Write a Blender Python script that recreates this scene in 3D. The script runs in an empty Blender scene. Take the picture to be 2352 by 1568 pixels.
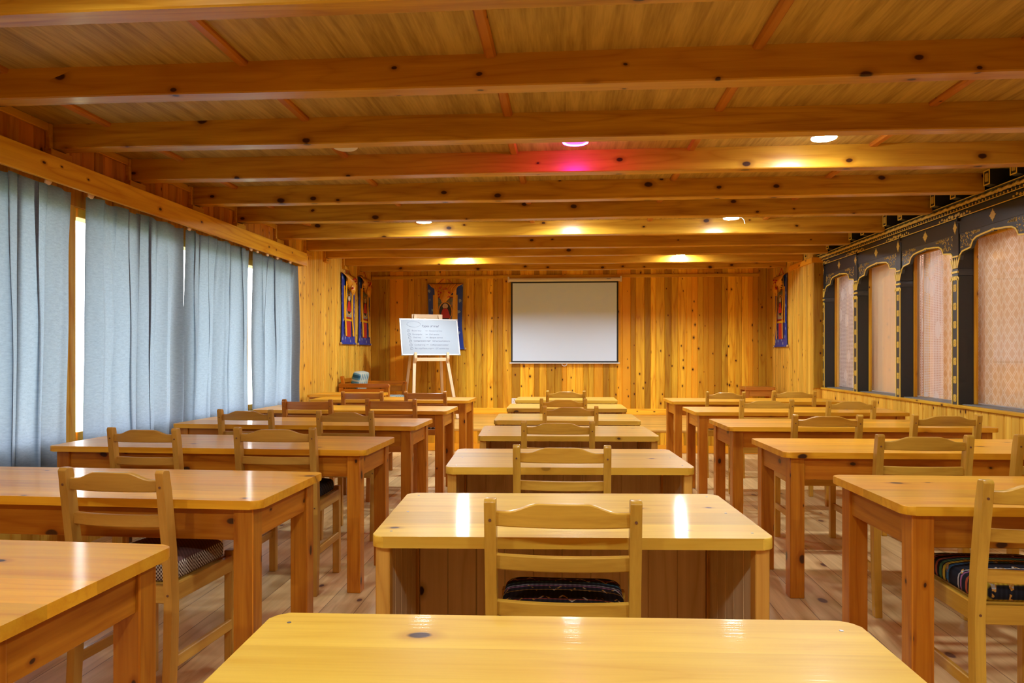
import bpy, bmesh, math, random
from mathutils import Vector, Matrix, Euler
R = math.radians
random.seed(7)
S = bpy.context.scene
COL = S.collection

# ------------------------------------------------------------------ camera
cam_d = bpy.data.cameras.new('camera')
cam = bpy.data.objects.new('camera', cam_d)
COL.objects.link(cam)
cam.location = (0, 0, 1.25)
cam.rotation_euler = (R(90), 0, R(4.298))
cam_d.sensor_width = 36
cam_d.lens = 1650 * 36 / 2352
cam_d.shift_y = 28 / 2352
cam_d.clip_start = 0.02
S.camera = cam

# ------------------------------------------------------------------ light of the place
W = bpy.data.worlds.new('overcast_daylight')
S.world = W
W.use_nodes = True
_bg = W.node_tree.nodes['Background']
_bg.inputs[0].default_value = (0.90, 0.95, 1.0, 1)
_bg.inputs[1].default_value = 5.0
LAMP = 230.0          # radiance of a lit white ceiling lamp
S.view_settings.view_transform = 'Standard'
S.view_settings.look = 'None'
S.view_settings.exposure = 1.3
S.view_settings.gamma = 1.0
S.view_settings.use_curve_mapping = False
try:
    S.cycles.max_bounces = 10
    S.cycles.diffuse_bounces = 6
    S.cycles.transparent_max_bounces = 16
    S.cycles.sample_clamp_indirect = 6.0
    S.cycles.caustics_reflective = False
    S.cycles.caustics_refractive = False
    S.cycles.use_denoising = True
except Exception:
    pass

# ------------------------------------------------------------------ node helper
class N:
    def __init__(s, name):
        s.m = bpy.data.materials.new(name)
        s.m.use_nodes = True
        s.t = s.m.node_tree
        s.t.nodes.clear()
        s.out = s.t.nodes.new('ShaderNodeOutputMaterial')
        s._tc = None
    def n(s, typ, ins=None, **kw):
        x = s.t.nodes.new('ShaderNode' + typ)
        for k, v in kw.items():
            setattr(x, k, v)
        for k, v in (ins or {}).items():
            s.set(x.inputs[k], v)
        return x
    def set(s, sock, v):
        if isinstance(v, bpy.types.NodeSocket):
            s.t.links.new(v, sock)
        elif isinstance(v, bpy.types.Node):
            s.t.links.new(v.outputs[0], sock)
        else:
            if isinstance(v, tuple) and len(v) == 3 and sock.type == 'RGBA':
                v = (*v, 1)
            sock.default_value = v
    def m_(s, op, a, b=0.0, c=0.0, clamp=False):
        return s.n('Math', {0: a, 1: b, 2: c}, operation=op, use_clamp=clamp).outputs[0]
    def mr(s, v, a, b, c=0.0, d=1.0, smooth=False):
        return s.n('MapRange', {0: v, 1: a, 2: b, 3: c, 4: d}, interpolation_type='SMOOTHSTEP' if smooth else 'LINEAR').outputs[0]
    def mix(s, f, a, b, bt='MIX'):
        x = s.n('Mix', data_type='RGBA', blend_type=bt)
        s.set(x.inputs[0], f); s.set(x.inputs[6], a); s.set(x.inputs[7], b)
        return x.outputs[2]
    def vec(s, x, y, z):
        return s.n('CombineXYZ', {0: x, 1: y, 2: z}).outputs[0]
    def obj(s):
        if not s._tc:
            s._tc = s.n('TexCoord')
            s._sep = s.n('SeparateXYZ', {0: s._tc.outputs['Object']})
        return s._sep.outputs
    def noise(s, v, scale=1.0, detail=3.0, dist=0.0, rough=.55):
        return s.n('TexNoise', {'Vector': v, 'Scale': scale, 'Detail': detail, 'Distortion': dist, 'Roughness': rough}).outputs[0]
    def pbsdf(s, color, rough=.5, metal=0.0, coat=0.0, coat_rough=.1, bump=None, bump_s=.1, bump_d=.002, emis=None, emis_s=0.0, spec=.5):
        p = s.n('BsdfPrincipled')
        s.set(p.inputs['Base Color'], color); s.set(p.inputs['Roughness'], rough); s.set(p.inputs['Metallic'], metal)
        s.set(p.inputs['Coat Weight'], coat); s.set(p.inputs['Coat Roughness'], coat_rough)
        s.set(p.inputs['Specular IOR Level'], spec)
        if emis is not None:
            s.set(p.inputs['Emission Color'], emis); s.set(p.inputs['Emission Strength'], emis_s)
        if bump is not None:
            b = s.n('Bump', {'Height': bump, 'Strength': bump_s, 'Distance': bump_d})
            s.set(p.inputs['Normal'], b); s.set(p.inputs['Coat Normal'], b)
        return p
    def done(s, sh):
        s.t.links.new(sh.outputs[0] if isinstance(sh, bpy.types.Node) else sh, s.out.inputs[0])
        return s.m

def wood(name, cl, cd, axis='X', knots=0.0, knot_r=.014, knot_col=(.06, .018, .006), rough=.4, coat=0.0, coat_rough=.12,
         plank=0.0, plank_c=None, seam=0.0, seam_col=(.10, .04, .015), var=.3, red=.25, knot_p=.5, ring=.35, bump_s=.08, fine=1.0, fs=170.0, spec=.25):
    k = N(name)
    X = k.obj()
    ia = 'XYZ'.index(axis)
    a, o1, o2 = X[ia], X[(ia + 1) % 3], X[(ia + 2) % 3]
    rnd = k.m_('ADD', k.n('ObjectInfo').outputs['Random'], k.n('Attribute', attribute_name='rnd').outputs['Fac'])
    sm = None
    if plank:
        pc = X['XYZ'.index(plank_c)]
        q = k.m_('DIVIDE', pc, plank)
        idx = k.m_('FLOOR', q)
        tone = k.n('TexWhiteNoise', {'W': k.m_('ADD', k.m_('MULTIPLY', rnd, 50.0), idx)}, noise_dimensions='1D').outputs[0]
        a = k.m_('ADD', a, k.m_('MULTIPLY', tone, 17.0))
        if seam:
            fr = k.m_('FRACT', q)
            edge = k.m_('MULTIPLY', k.m_('MINIMUM', fr, k.m_('SUBTRACT', 1.0, fr)), plank)
            sm = k.mr(edge, 0.0, seam, 1.0, 0.0)
    else:
        tone = k.n('TexWhiteNoise', {'W': k.m_('MULTIPLY', rnd, 91.0)}, noise_dimensions='1D').outputs[0]
    a = k.m_('ADD', a, k.m_('MULTIPLY', rnd, 23.0))
    s1 = k.m_('ADD', o1, k.m_('MULTIPLY', rnd, 5.3))
    n1 = k.noise(k.vec(k.m_('MULTIPLY', a, 1.1), k.m_('MULTIPLY', s1, 16.0), k.m_('MULTIPLY', o2, 16.0)), 1.0, 4.0, .3)
    n2 = k.noise(k.vec(k.m_('MULTIPLY', a, .55), k.m_('MULTIPLY', s1, 5.0), k.m_('MULTIPLY', o2, 5.0)), 1.0, 2.0)
    rg = k.m_('PINGPONG', k.m_('MULTIPLY', n2, 16.0), 1.0)
    rg = k.m_('POWER', rg, 3.0)
    n3 = k.noise(k.vec(k.m_('MULTIPLY', a, 5.0), k.m_('MULTIPLY', s1, fs), k.m_('MULTIPLY', o2, fs)), 1.0, 2.0)
    t = k.m_('ADD', k.m_('MULTIPLY', k.mr(n1, .34, .68), .70), k.m_('MULTIPLY', rg, ring * 1.4))
    t = k.m_('ADD', t, k.m_('MULTIPLY', k.m_('SUBTRACT', n3, .5), .5 * fine), clamp=True)
    col = k.mix(t, cl, cd)
    t2 = k.n('TexWhiteNoise', {'W': k.m_('MULTIPLY_ADD', tone, 33.0, 4.7)}, noise_dimensions='1D').outputs[0]
    redc = tuple(x * y for x, y in zip(cl, (.80, .58, .42)))
    col = k.mix(k.m_('MULTIPLY', k.m_('POWER', t2, 2.0), red * 2.0, clamp=True), col, redc)
    gain = k.m_('MULTIPLY_ADD', tone, var, 1.0 - var * .5)
    col = k.mix(1.0, col, k.vec(gain, gain, gain), 'MULTIPLY')
    if knots:
        w = k.noise(k.vec(k.m_('MULTIPLY', a, 9.0), k.m_('MULTIPLY', s1, 9.0), o2), 1.0, 2.0)
        b = k.m_('ADD', k.m_('ADD', o1, o2), k.m_('MULTIPLY', rnd, 7.7))
        vv = k.vec(k.m_('ADD', b, k.m_('MULTIPLY', w, .02)), k.m_('MULTIPLY', a, .6), 0.0)
        vo = k.n('TexVoronoi', {'Vector': vv, 'Scale': knots}, voronoi_dimensions='2D')
        cs = k.n('SeparateXYZ', {0: vo.outputs['Color']}).outputs
        on = k.m_('GREATER_THAN', cs[0], 1.0 - knot_p)
        rad = k.m_('MULTIPLY', k.m_('MULTIPLY_ADD', cs[1], .9, .35), knot_r * knots)
        d = k.m_('DIVIDE', vo.outputs['Distance'], rad)
        halo = k.m_('MULTIPLY', k.mr(d, .8, 2.6, 1.0, 0.0, True), on)
        core = k.m_('MULTIPLY', k.mr(d, .65, 1.1, 1.0, 0.0, True), on)
        col = k.mix(k.m_('MULTIPLY', halo, .65), col, tuple(x * y for x, y in zip(cd, (.75, .6, .5))))
        col = k.mix(core, col, knot_col)
    if sm is not None:
        col = k.mix(sm, col, seam_col)
    h = k.m_('ADD', k.m_('MULTIPLY', n3, .6), k.m_('MULTIPLY', n1, .4))
    return k.done(k.pbsdf(col, rough, coat=coat, coat_rough=coat_rough, bump=h, bump_s=bump_s, spec=spec))

def plain(name, col, rough=.5, metal=0.0, var=0.0, vs=20.0, **kw):
    k = N(name)
    c = col
    if var:
        X = k.obj()
        n = k.noise(k.vec(X[0], X[1], X[2]), vs, 3.0)
        g = k.m_('MULTIPLY_ADD', n, var * 2, 1 - var)
        c = k.mix(1.0, col, k.vec(g, g, g), 'MULTIPLY')
    return k.done(k.pbsdf(c, rough, metal, **kw))

PINE_L, PINE_D = (.84, .51, .036), (.54, .22, .009)
M = {}
for ax in 'XYZ':
    M['board' + ax] = wood('pine_board_' + ax, PINE_L, PINE_D, ax, knots=7.5, knot_r=.010, knot_p=.42, rough=.42, var=.85, red=.48, coat=.06, coat_rough=.25)
    M['table' + ax] = wood('orange_varnished_pine_' + ax, (.60, .225, .014), (.36, .095, .004), ax, knots=6.5, knot_r=.013, knot_p=.6, rough=.35, coat=.3, coat_rough=.13, var=.3, red=.2, ring=.3, fine=1.5, fs=120.0)
    M['desk' + ax] = wood('pale_varnished_pine_' + ax, (.70, .38, .065), (.48, .21, .026), ax, knots=3.0, knot_r=.013, knot_p=.4, rough=.35, coat=.4, coat_rough=.13, var=.3, red=.2)
    M['chair' + ax] = wood('yellow_beech_' + ax, (.68, .395, .048), (.46, .23, .019), ax, rough=.36, coat=.35, coat_rough=.15, var=.22, red=.1, ring=.25, fine=1.5, fs=120.0)
    M['chairb' + ax] = wood('brown_beech_' + ax, (.60, .33, .056), (.40, .185, .025), ax, rough=.38, coat=.3, coat_rough=.18, var=.2, red=.1, ring=.2)
    M['chairr' + ax] = wood('reddish_beech_' + ax, (.53, .215, .032), (.35, .11, .012), ax, rough=.35, coat=.35, coat_rough=.16, var=.2, red=.15, ring=.25)
    M['raw' + ax] = wood('unfinished_pale_pine_' + ax, (.80, .62, .40), (.70, .48, .26), ax, knots=3.0, knot_r=.008, knot_col=(.35, .17, .07), rough=.6, var=.1, red=.05, ring=.2)
M['boardleft'] = wood('honey_pine_board', (.84, .54, .075), (.62, .30, .022), 'Z', knots=6.5, knot_r=.011, knot_p=.45, rough=.42, var=.34, red=.16, coat=.06, coat_rough=.25)
M['upper'] = wood('reddish_pine_board', (.62, .26, .022), (.36, .12, .007), 'Z', knots=6.5, knot_r=.011, knot_p=.3, rough=.45, var=.5, red=.3)
M['panel'] = wood('desk_panel_boards', (.82, .62, .34), (.60, .40, .19), 'Z', knots=4.0, knot_r=.009, knot_p=.3, rough=.5, var=.35, red=.15)
M['beam'] = wood('ceiling_beam_pine', (.66, .365, .032), (.38, .155, .007), 'X', knots=4.4, knot_r=.018, knot_p=.72, knot_col=(.05, .012, .004), rough=.36, coat=.3, coat_rough=.22, var=.2, red=.22, ring=.28)
M['batten'] = wood('ceiling_batten_pine', (.60, .24, .03), (.42, .13, .010), 'Y', knots=4, knot_r=.006, rough=.45, var=.2)
M['ply'] = wood('ceiling_plywood', (.60, .41, .11), (.28, .165, .03), 'Y', rough=.5, var=.22, red=.06, plank=1.205, plank_c='X', ring=.1, fine=2.2, fs=70.0)
M['tabletop'] = wood('orange_tabletop_boards', (.84, .43, .020), (.66, .265, .009), 'X', knots=4.0, knot_r=.013, knot_p=.42, rough=.42, coat=.22, coat_rough=.09, plank=.15, plank_c='Y', var=.3, red=.2, ring=.28, bump_s=.16, fine=1.1)
M['desktop'] = wood('pale_desktop_boards', (.82, .54, .065), (.66, .36, .026), 'X', knots=3.6, knot_r=.012, knot_p=.42, rough=.42, coat=.22, coat_rough=.09, plank=.155, plank_c='Y', var=.28, red=.16, ring=.28, bump_s=.16, fine=1.1)
M['floor'] = wood('worn_pine_floor', (.78, .57, .27), (.50, .32, .125), 'Y', knots=3.0, knot_r=.02, knot_p=.5, knot_col=(.10, .05, .04), rough=.36, coat=.2, coat_rough=.25, plank=.17, plank_c='X', seam=.003, var=.4, red=.12, ring=.25)
M['stage'] = wood('stage_floor_boards', (.74, .45, .11), (.56, .29, .05), 'X', knots=3.0, knot_r=.012, knot_p=.35, rough=.35, coat=.25, coat_rough=.2, plank=.12, plank_c='Y', seam=.002, var=.3, red=.12)
M['brownwood'] = plain('dark_brown_wood', (.16, .06, .025), .5, var=.2)
M['black'] = plain('black_paint', (.022, .022, .021), .42, var=.15, vs=30)
M['blackface'] = plain('slate_black_paint', (.045, .048, .05), .4, var=.15, vs=30)
M['gold'] = plain('gold_paint', (.82, .60, .09), .42, metal=.0, var=.12, vs=120)
M['golddim'] = plain('ochre_gold_paint', (.60, .40, .07), .5, metal=.0, var=.25, vs=160)
M['sill'] = plain('grey_painted_ledge', (.16, .165, .16), .5, var=.15)
M['white'] = plain('white_plastic', (.82, .82, .80), .35)
M['cream'] = plain('cream_metal', (.74, .66, .50), .4)
M['screen'] = plain('matte_screen_fabric', (.66, .81, 1.0), .9)
M['screenblk'] = plain('screen_border', (.02, .021, .024), .8)
M['wb'] = plain('whiteboard_surface', (.33, .395, .46), .5)
M['alu'] = plain('pale_aluminium', (.80, .85, .87), .3, metal=.3)
M['grey'] = plain('grey_plastic', (.42, .50, .55), .4)
M['ink'] = plain('dark_marker_ink', (.08, .08, .13), .7)
M['inkfaint'] = plain('faint_marker_ink', (.20, .24, .34), .7)
M['inkgrey'] = plain('grey_marker_ink', (.15, .17, .23), .7)
M['red'] = plain('red_silk', (.50, .03, .02), .5, var=.2, vs=40)
M['darkred'] = plain('dark_red_silk', (.30, .012, .010), .5, var=.2, vs=40)
M['yellow'] = plain('yellow_silk', (.80, .42, .012), .42, var=.18, vs=60)
M['amber'] = plain('amber_silk', (.72, .33, .015), .42, var=.2, vs=50)
M['knob'] = plain('turned_brass', (.62, .45, .22), .3, metal=.5)
M['plaster'] = plain('pinkish_plaster', (.62, .36, .26), .8, var=.15)
M['wire'] = plain('white_cable', (.8, .8, .8), .5)
M['steel'] = plain('screw_steel', (.35, .33, .3), .35, metal=.8)

def glass_mat():
    k = N('thin_window_glass')
    ge = k.n('NewGeometry')
    dt = k.m_('ABSOLUTE', k.n('VectorMath', {0: ge.outputs['Incoming'], 1: ge.outputs['Normal']}, operation='DOT_PRODUCT').outputs['Value'])
    f = k.m_('MULTIPLY_ADD', k.m_('POWER', k.m_('SUBTRACT', 1.0, dt), 5.0), .96, .04)
    mx = k.n('MixShader', {0: f, 1: k.n('BsdfTransparent').outputs[0], 2: k.n('BsdfGlossy', {'Roughness': .02}).outputs[0]})
    return k.done(mx)
M['glass'] = glass_mat()

def curtain_mat():
    k = N('blue_grey_curtain_cloth')
    X = k.obj()
    w = k.noise(k.vec(0.0, k.m_('MULTIPLY', X[1], 90.0), k.m_('MULTIPLY', X[2], 260.0)), 1.0, 3.0)
    w2 = k.noise(k.vec(0.0, k.m_('MULTIPLY', X[1], 30.0), k.m_('MULTIPLY', X[2], 90.0)), 1.0, 3.0)
    g = k.m_('MULTIPLY_ADD', k.m_('ADD', w, w2), .45, .55)
    c = k.mix(1.0, (.175, .23, .295), k.vec(g, g, g), 'MULTIPLY')
    d = k.n('BsdfDiffuse', {'Color': c})
    tcol = k.mix(1.0, (.285, .35, .43), k.vec(g, g, g), 'MULTIPLY')
    t = k.n('BsdfTranslucent', {'Color': tcol})
    return k.done(k.n('MixShader', {0: .34, 1: d.outputs[0], 2: t.outputs[0]}))
M['curtain'] = curtain_mat()

def lattice_mat():
    k = N('beige_lattice_drape')
    X = k.obj()
    u = k.m_('MULTIPLY', X[1], 11.0); v = k.m_('MULTIPLY', X[2], 8.0)
    p = k.m_('PINGPONG', k.m_('ADD', u, v), .5); q = k.m_('PINGPONG', k.m_('SUBTRACT', u, v), .5)
    l = k.m_('MINIMUM', p, q)
    line = k.m_('MULTIPLY', k.m_('GREATER_THAN', l, .04), k.m_('LESS_THAN', l, .15))
    n = k.noise(k.vec(X[0], X[1], X[2]), 3.0, 2.0)
    base = k.mix(n, (.74, .48, .25), (.86, .66, .40))
    c = k.mix(k.m_('MULTIPLY', line, .8), base, (.95, .86, .70))
    return k.done(k.n('MixShader', {0: .3, 1: k.pbsdf(c, .42, spec=.5).outputs[0], 2: k.n('BsdfTranslucent', {'Color': c}).outputs[0]}))
M['lattice'] = lattice_mat()

def stripes_mat():
    k = N('pale_beige_drape')
    X = k.obj()
    n = k.noise(k.vec(0.0, k.m_('MULTIPLY', X[1], 60.0), k.m_('MULTIPLY', X[2], 1.0)), 1.0, 2.0)
    c = k.mix(n, (.80, .60, .34), (.92, .76, .50))
    return k.done(k.n('MixShader', {0: .3, 1: k.pbsdf(c, .6).outputs[0], 2: k.n('BsdfTranslucent', {'Color': c}).outputs[0]}))
M['beige'] = stripes_mat()

def lace_mat():
    k = N('white_lace_net')
    X = k.obj()
    p = k.m_('FRACT', k.m_('MULTIPLY', X[1], 62.0)); q = k.m_('FRACT', k.m_('MULTIPLY', X[2], 62.0))
    hole = k.m_('MULTIPLY', k.m_('GREATER_THAN', p, .55), k.m_('GREATER_THAN', q, .5))
    vo = k.n('TexVoronoi', {'Vector': k.vec(k.m_('MULTIPLY', X[1], 1.6), X[2], 0.0), 'Scale': 2.6}, voronoi_dimensions='2D')
    fl = k.m_('LESS_THAN', vo.outputs['Distance'], .22)
    hole = k.m_('MULTIPLY', hole, k.m_('SUBTRACT', 1.0, fl))
    d = k.n('BsdfDiffuse', {'Color': (.90, .84, .80, 1)}); t = k.n('BsdfTranslucent', {'Color': (.9, .85, .8, 1)})
    s = k.n('MixShader', {0: .3, 1: d.outputs[0], 2: t.outputs[0]})
    return k.done(k.n('MixShader', {0: hole, 1: s.outputs[0], 2: k.n('BsdfTransparent').outputs[0]}))
M['lace'] = lace_mat()

def brocade_mat():
    k = N('blue_brocade')
    X = k.obj()
    vo = k.n('TexVoronoi', {'Vector': k.vec(X[0], X[1], X[2]), 'Scale': 11.0})
    n = k.noise(k.vec(X[0], X[1], X[2]), 55.0, 2.0)
    d = k.m_('ADD', vo.outputs['Distance'], k.m_('MULTIPLY', k.m_('SUBTRACT', n, .5), .55))
    f = k.m_('LESS_THAN', d, .26)
    c = k.mix(f, (.010, .045, .34), k.mix(vo.outputs['Color'], (.30, .12, .16), (.22, .40, .62)))
    return k.done(k.pbsdf(c, .38, spec=.6))
M['brocade'] = brocade_mat()

def painting_mat():
    k = N('painted_scroll_ground')
    X = k.obj()
    n = k.noise(k.vec(X[0], X[1], X[2]), 14.0, 5.0)
    m = k.noise(k.vec(X[0], X[1], X[2]), 48.0, 3.0)
    c = k.mix(k.mr(n, .4, .6), (.09, .13, .09), (.34, .29, .20))
    c = k.mix(k.mr(m, .60, .66), c, (.55, .12, .08))
    c = k.mix(k.mr(m, .32, .27), c, (.60, .58, .50))
    return k.done(k.pbsdf(c, .5))
M['painting'] = painting_mat()

def embroid_mat(name, bands, ground, motif):
    k = N(name)
    X = k.obj()
    yy = k.m_('FRACT', k.m_('MULTIPLY_ADD', X[1], 5.2, .1))
    rp = k.n('ValToRGB', {0: yy})
    e = rp.color_ramp.elements
    e[0].position = 0; e[0].color = (*ground, 1)
    e[1].position = .98; e[1].color = (*ground, 1)
    for p, c, w in bands:
        for q, cc in ((p - .012, ground), (p, c), (p + w, c), (p + w + .012, ground)):
            z = e.new(q); z.color = (*cc, 1)
    rib = k.m_('MULTIPLY_ADD', k.m_('PINGPONG', k.m_('MULTIPLY', X[0], 130.0), 1.0), .6, .55)
    c = k.mix(1.0, rp.outputs[0], k.vec(rib, rib, rib), 'MULTIPLY')
    zz = k.m_('ADD', k.m_('FRACT', k.m_('MULTIPLY', X[1], 11.0)), k.m_('PINGPONG', k.m_('MULTIPLY', X[0], 18.0), .5))
    ln = k.m_('LESS_THAN', k.m_('ABSOLUTE', k.m_('SUBTRACT', k.m_('FRACT', zz), .5)), .07)
    nz = k.noise(k.vec(X[0], X[1], X[2]), 26.0, 2.0)
    ln = k.m_('MULTIPLY', ln, k.m_('GREATER_THAN', nz, .52))
    c = k.mix(ln, c, k.mix(k.m_('GREATER_THAN', nz, .6), motif[0], motif[1]))
    return k.done(k.pbsdf(c, .9, spec=.2))
M['embroid'] = embroid_mat('black_embroidered_cloth', [(.12, (.30, .16, .03), .02), (.30, (.28, .10, .16), .03), (.38, (.42, .38, .36), .015), (.52, (.05, .16, .22), .03), (.7, (.30, .05, .03), .02)], (.014, .013, .018), ((.42, .20, .03), (.40, .38, .34)))
M['rainbow'] = embroid_mat('black_rainbow_band_cloth', [(.08, (.05, .17, .34), .06), (.2, (.60, .42, .03), .07), (.32, (.07, .17, .08), .07), (.48, (.33, .07, .03), .05), (.66, (.30, .10, .20), .03), (.75, (.45, .43, .40), .02)], (.012, .012, .018), ((.45, .22, .04), (.38, .38, .36)))

def check_mat(name, top, a, b, sc=110.0, stripe=False):
    k = N(name)
    X = k.obj()
    g = k.n('SeparateXYZ', {0: k.n('NewGeometry').outputs['Normal']}).outputs[2]
    ch = k.n('TexChecker', {'Vector': k.vec(k.m_('ADD', X[0], X[1]), 0.0, X[2]), 'Color1': (*a, 1), 'Color2': (*b, 1), 'Scale': sc})
    rib = k.m_('MULTIPLY_ADD', k.m_('PINGPONG', k.m_('MULTIPLY', k.m_('ADD', X[0], X[1]), 120.0), 1.0), .5, .7)
    tc = k.mix(1.0, top, k.vec(rib, rib, rib), 'MULTIPLY')
    if stripe:
        st = k.m_('GREATER_THAN', k.m_('FRACT', k.m_('MULTIPLY', X[0], 14.0)), .6)
        tc = k.mix(st, tc, a)
    c = k.mix(k.m_('GREATER_THAN', g, .75), ch.outputs[0], tc)
    return k.done(k.pbsdf(c, .9, spec=.2))
M['tweed'] = check_mat('brown_cloth_with_checked_edge', (.13, .065, .055), (.52, .45, .34), (.06, .022, .015), 150.0)
M['darkstripe'] = check_mat('charcoal_striped_cloth', (.022, .022, .024), (.055, .050, .048), (.02, .02, .024), 60, True)
M['woven'] = check_mat('brown_woven_cloth', (.17, .085, .055), (.30, .20, .14), (.08, .03, .02), 80, True)
M['bluestripe'] = check_mat('blue_white_striped_cloth', (.10, .11, .16), (.42, .42, .46), (.06, .07, .12), 50, True)

def teal_mat():
    k = N('teal_woven_upholstery')
    X = k.obj()
    u = k.m_('FRACT', k.m_('MULTIPLY', X[1], 11.0)); v = k.m_('FRACT', k.m_('MULTIPLY_ADD', X[0], 8.5, .5))
    du = k.m_('MULTIPLY', k.m_('SUBTRACT', u, .5), 1.6); dv = k.m_('SUBTRACT', v, .5)
    r = k.m_('SQRT', k.m_('ADD', k.m_('MULTIPLY', du, du), k.m_('MULTIPLY', dv, dv)))
    c = k.mix(k.m_('LESS_THAN', r, .40), (.42, .46, .38), (.09, .24, .32))
    c = k.mix(k.m_('LESS_THAN', r, .18), c, (.02, .09, .16))
    n = k.noise(k.vec(X[0], X[1], X[2]), 150.0, 2.0)
    g = k.m_('MULTIPLY_ADD', n, .8, .6)
    c = k.mix(1.0, c, k.vec(g, g, g), 'MULTIPLY')
    return k.done(k.pbsdf(c, .85, spec=.2))
M['teal'] = teal_mat()

def emit(name, col, s):
    k = N(name)
    return k.done(k.n('Emission', {'Color': (*col, 1), 'Strength': s}))
for _n, _f in (('on', 1.1), ('far_left', 1.75), ('far_right', 1.35), ('overhead', .42), ('rear', 1.05)):  # overhead and rear belong to the assumed fill rows
    M['lamp_' + _n] = emit('lit_lamp_diffuser_' + _n, (.88, .95, 1.0), LAMP * _f)
M['lamp_ring'] = emit('lit_magenta_ring', (1.0, .02, .75), 60.0)
M['lamp_off'] = plain('unlit_lamp_diffuser', (.78, .74, .62), .4)
M['grass'] = plain('lawn', (.30, .33, .20), .9, var=.4, vs=4)

# ------------------------------------------------------------------ mesh helpers
def bm_new():
    bm = bmesh.new()
    bm.faces.layers.float.new('rnd')
    return bm
def stamp(bm, faces, r):
    L = bm.faces.layers.float['rnd']
    for f in faces:
        f[L] = r
def _fin(bm, vs, fs, bev, seg, mat, rnd):
    if bev > 0:
        es = list({e for f in fs for e in f.edges})
        res = bmesh.ops.bevel(bm, geom=es, offset=bev, segments=seg, affect='EDGES', profile=.5, clamp_overlap=True)
        allf = {f for f in fs if f.is_valid} | set(res['faces'])
        vs = list({v for f in allf for v in f.verts})
        fs = list(allf)
    stamp(bm, fs, random.random() * .9 if rnd is None else rnd)
    if mat is not None:
        bmesh.ops.transform(bm, matrix=mat, verts=vs)
    return vs
def box(bm, x0, x1, y0, y1, z0, z1, bev=0.0, seg=1, mat=None, rnd=0.0):
    v = [bm.verts.new(p) for p in ((x0, y0, z0), (x1, y0, z0), (x1, y1, z0), (x0, y1, z0), (x0, y0, z1), (x1, y0, z1), (x1, y1, z1), (x0, y1, z1))]
    fs = [bm.faces.new([v[i] for i in q]) for q in ((0, 3, 2, 1), (4, 5, 6, 7), (0, 1, 5, 4), (1, 2, 6, 5), (2, 3, 7, 6), (3, 0, 4, 7))]
    return _fin(bm, v, fs, bev, seg, mat, rnd)
def prism(bm, pts, axis, a0, a1, bev=0.0, seg=1, mat=None, rnd=0.0):
    """pts: 2-D outline in the two axes that follow `axis` cyclically (X: y,z / Y: z,x / Z: x,y)"""
    def P(p, a):
        return {'X': (a, p[0], p[1]), 'Y': (p[1], a, p[0]), 'Z': (p[0], p[1], a)}[axis]
    A = [bm.verts.new(P(p, a0)) for p in pts]
    B = [bm.verts.new(P(p, a1)) for p in pts]
    n = len(pts)
    fs = [bm.faces.new(A[::-1]), bm.faces.new(B)]
    for i in range(n):
        fs.append(bm.faces.new((A[i], A[(i + 1) % n], B[(i + 1) % n], B[i])))
    return _fin(bm, A + B, fs, bev, seg, mat, rnd)
def rrect(w, d, r, n=5):
    pts = []
    for cx, cy, a0 in ((w / 2 - r, d / 2 - r, 0), (-w / 2 + r, d / 2 - r, 90), (-w / 2 + r, -d / 2 + r, 180), (w / 2 - r, -d / 2 + r, 270)):
        for i in range(n + 1):
            a = R(a0 + 90 * i / n)
            pts.append((cx + r * math.cos(a), cy + r * math.sin(a)))
    return pts
def loft(bm, rings, cap=True, rnd=0.0, closed=True):
    V = [[bm.verts.new(p) for p in r] for r in rings]
    fs = []
    for i in range(len(V) - 1):
        n = len(V[i])
        for j in range(n if closed else n - 1):
            k = (j + 1) % n
            fs.append(bm.faces.new((V[i][j], V[i][k], V[i + 1][k], V[i + 1][j])))
    if cap:
        fs.append(bm.faces.new(V[0][::-1])); fs.append(bm.faces.new(V[-1]))
    stamp(bm, fs, rnd)
    return [v for r in V for v in r]
def lathe(bm, prof, n=24, mat=None, axis='Z'):
    rings = []
    for r, z in prof:
        ring = []
        for i in range(n):
            a = 2 * math.pi * i / n
            c, s = r * math.cos(a), r * math.sin(a)
            ring.append((c, s, z) if axis == 'Z' else ((z, c, s) if axis == 'X' else (s, z, c)))
        rings.append(ring)
    vs = loft(bm, rings)
    if mat is not None:
        bmesh.ops.transform(bm, matrix=mat, verts=vs)
    return vs
def tube(bm, pts, r, n=8):
    rings = []
    pts = [Vector(p) for p in pts]
    for i, p in enumerate(pts):
        d = (pts[min(i + 1, len(pts) - 1)] - pts[max(i - 1, 0)]).normalized()
        u = d.cross(Vector((0, 0, 1)))
        if u.length < .01:
            u = d.cross(Vector((1, 0, 0)))
        u.normalize(); w = d.cross(u)
        rings.append([p + r * (math.cos(2 * math.pi * k / n) * u + math.sin(2 * math.pi * k / n) * w) for k in range(n)])
    return loft(bm, rings)
def bar(bm, p, q, w, t, up=(0, -1, 0), bev=.002, rnd=0.0):
    """a straight board from p to q, w wide, t thick along `up`"""
    p, q = Vector(p), Vector(q)
    d = (q - p); L = d.length; d.normalize()
    up = Vector(up); up = (up - up.dot(d) * d).normalized()
    s = up.cross(d)
    m = Matrix((s, up, d)).transposed().to_4x4(); m.translation = p
    return box(bm, -w / 2, w / 2, -t / 2, t / 2, 0, L, bev, 1, m, rnd)

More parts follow.
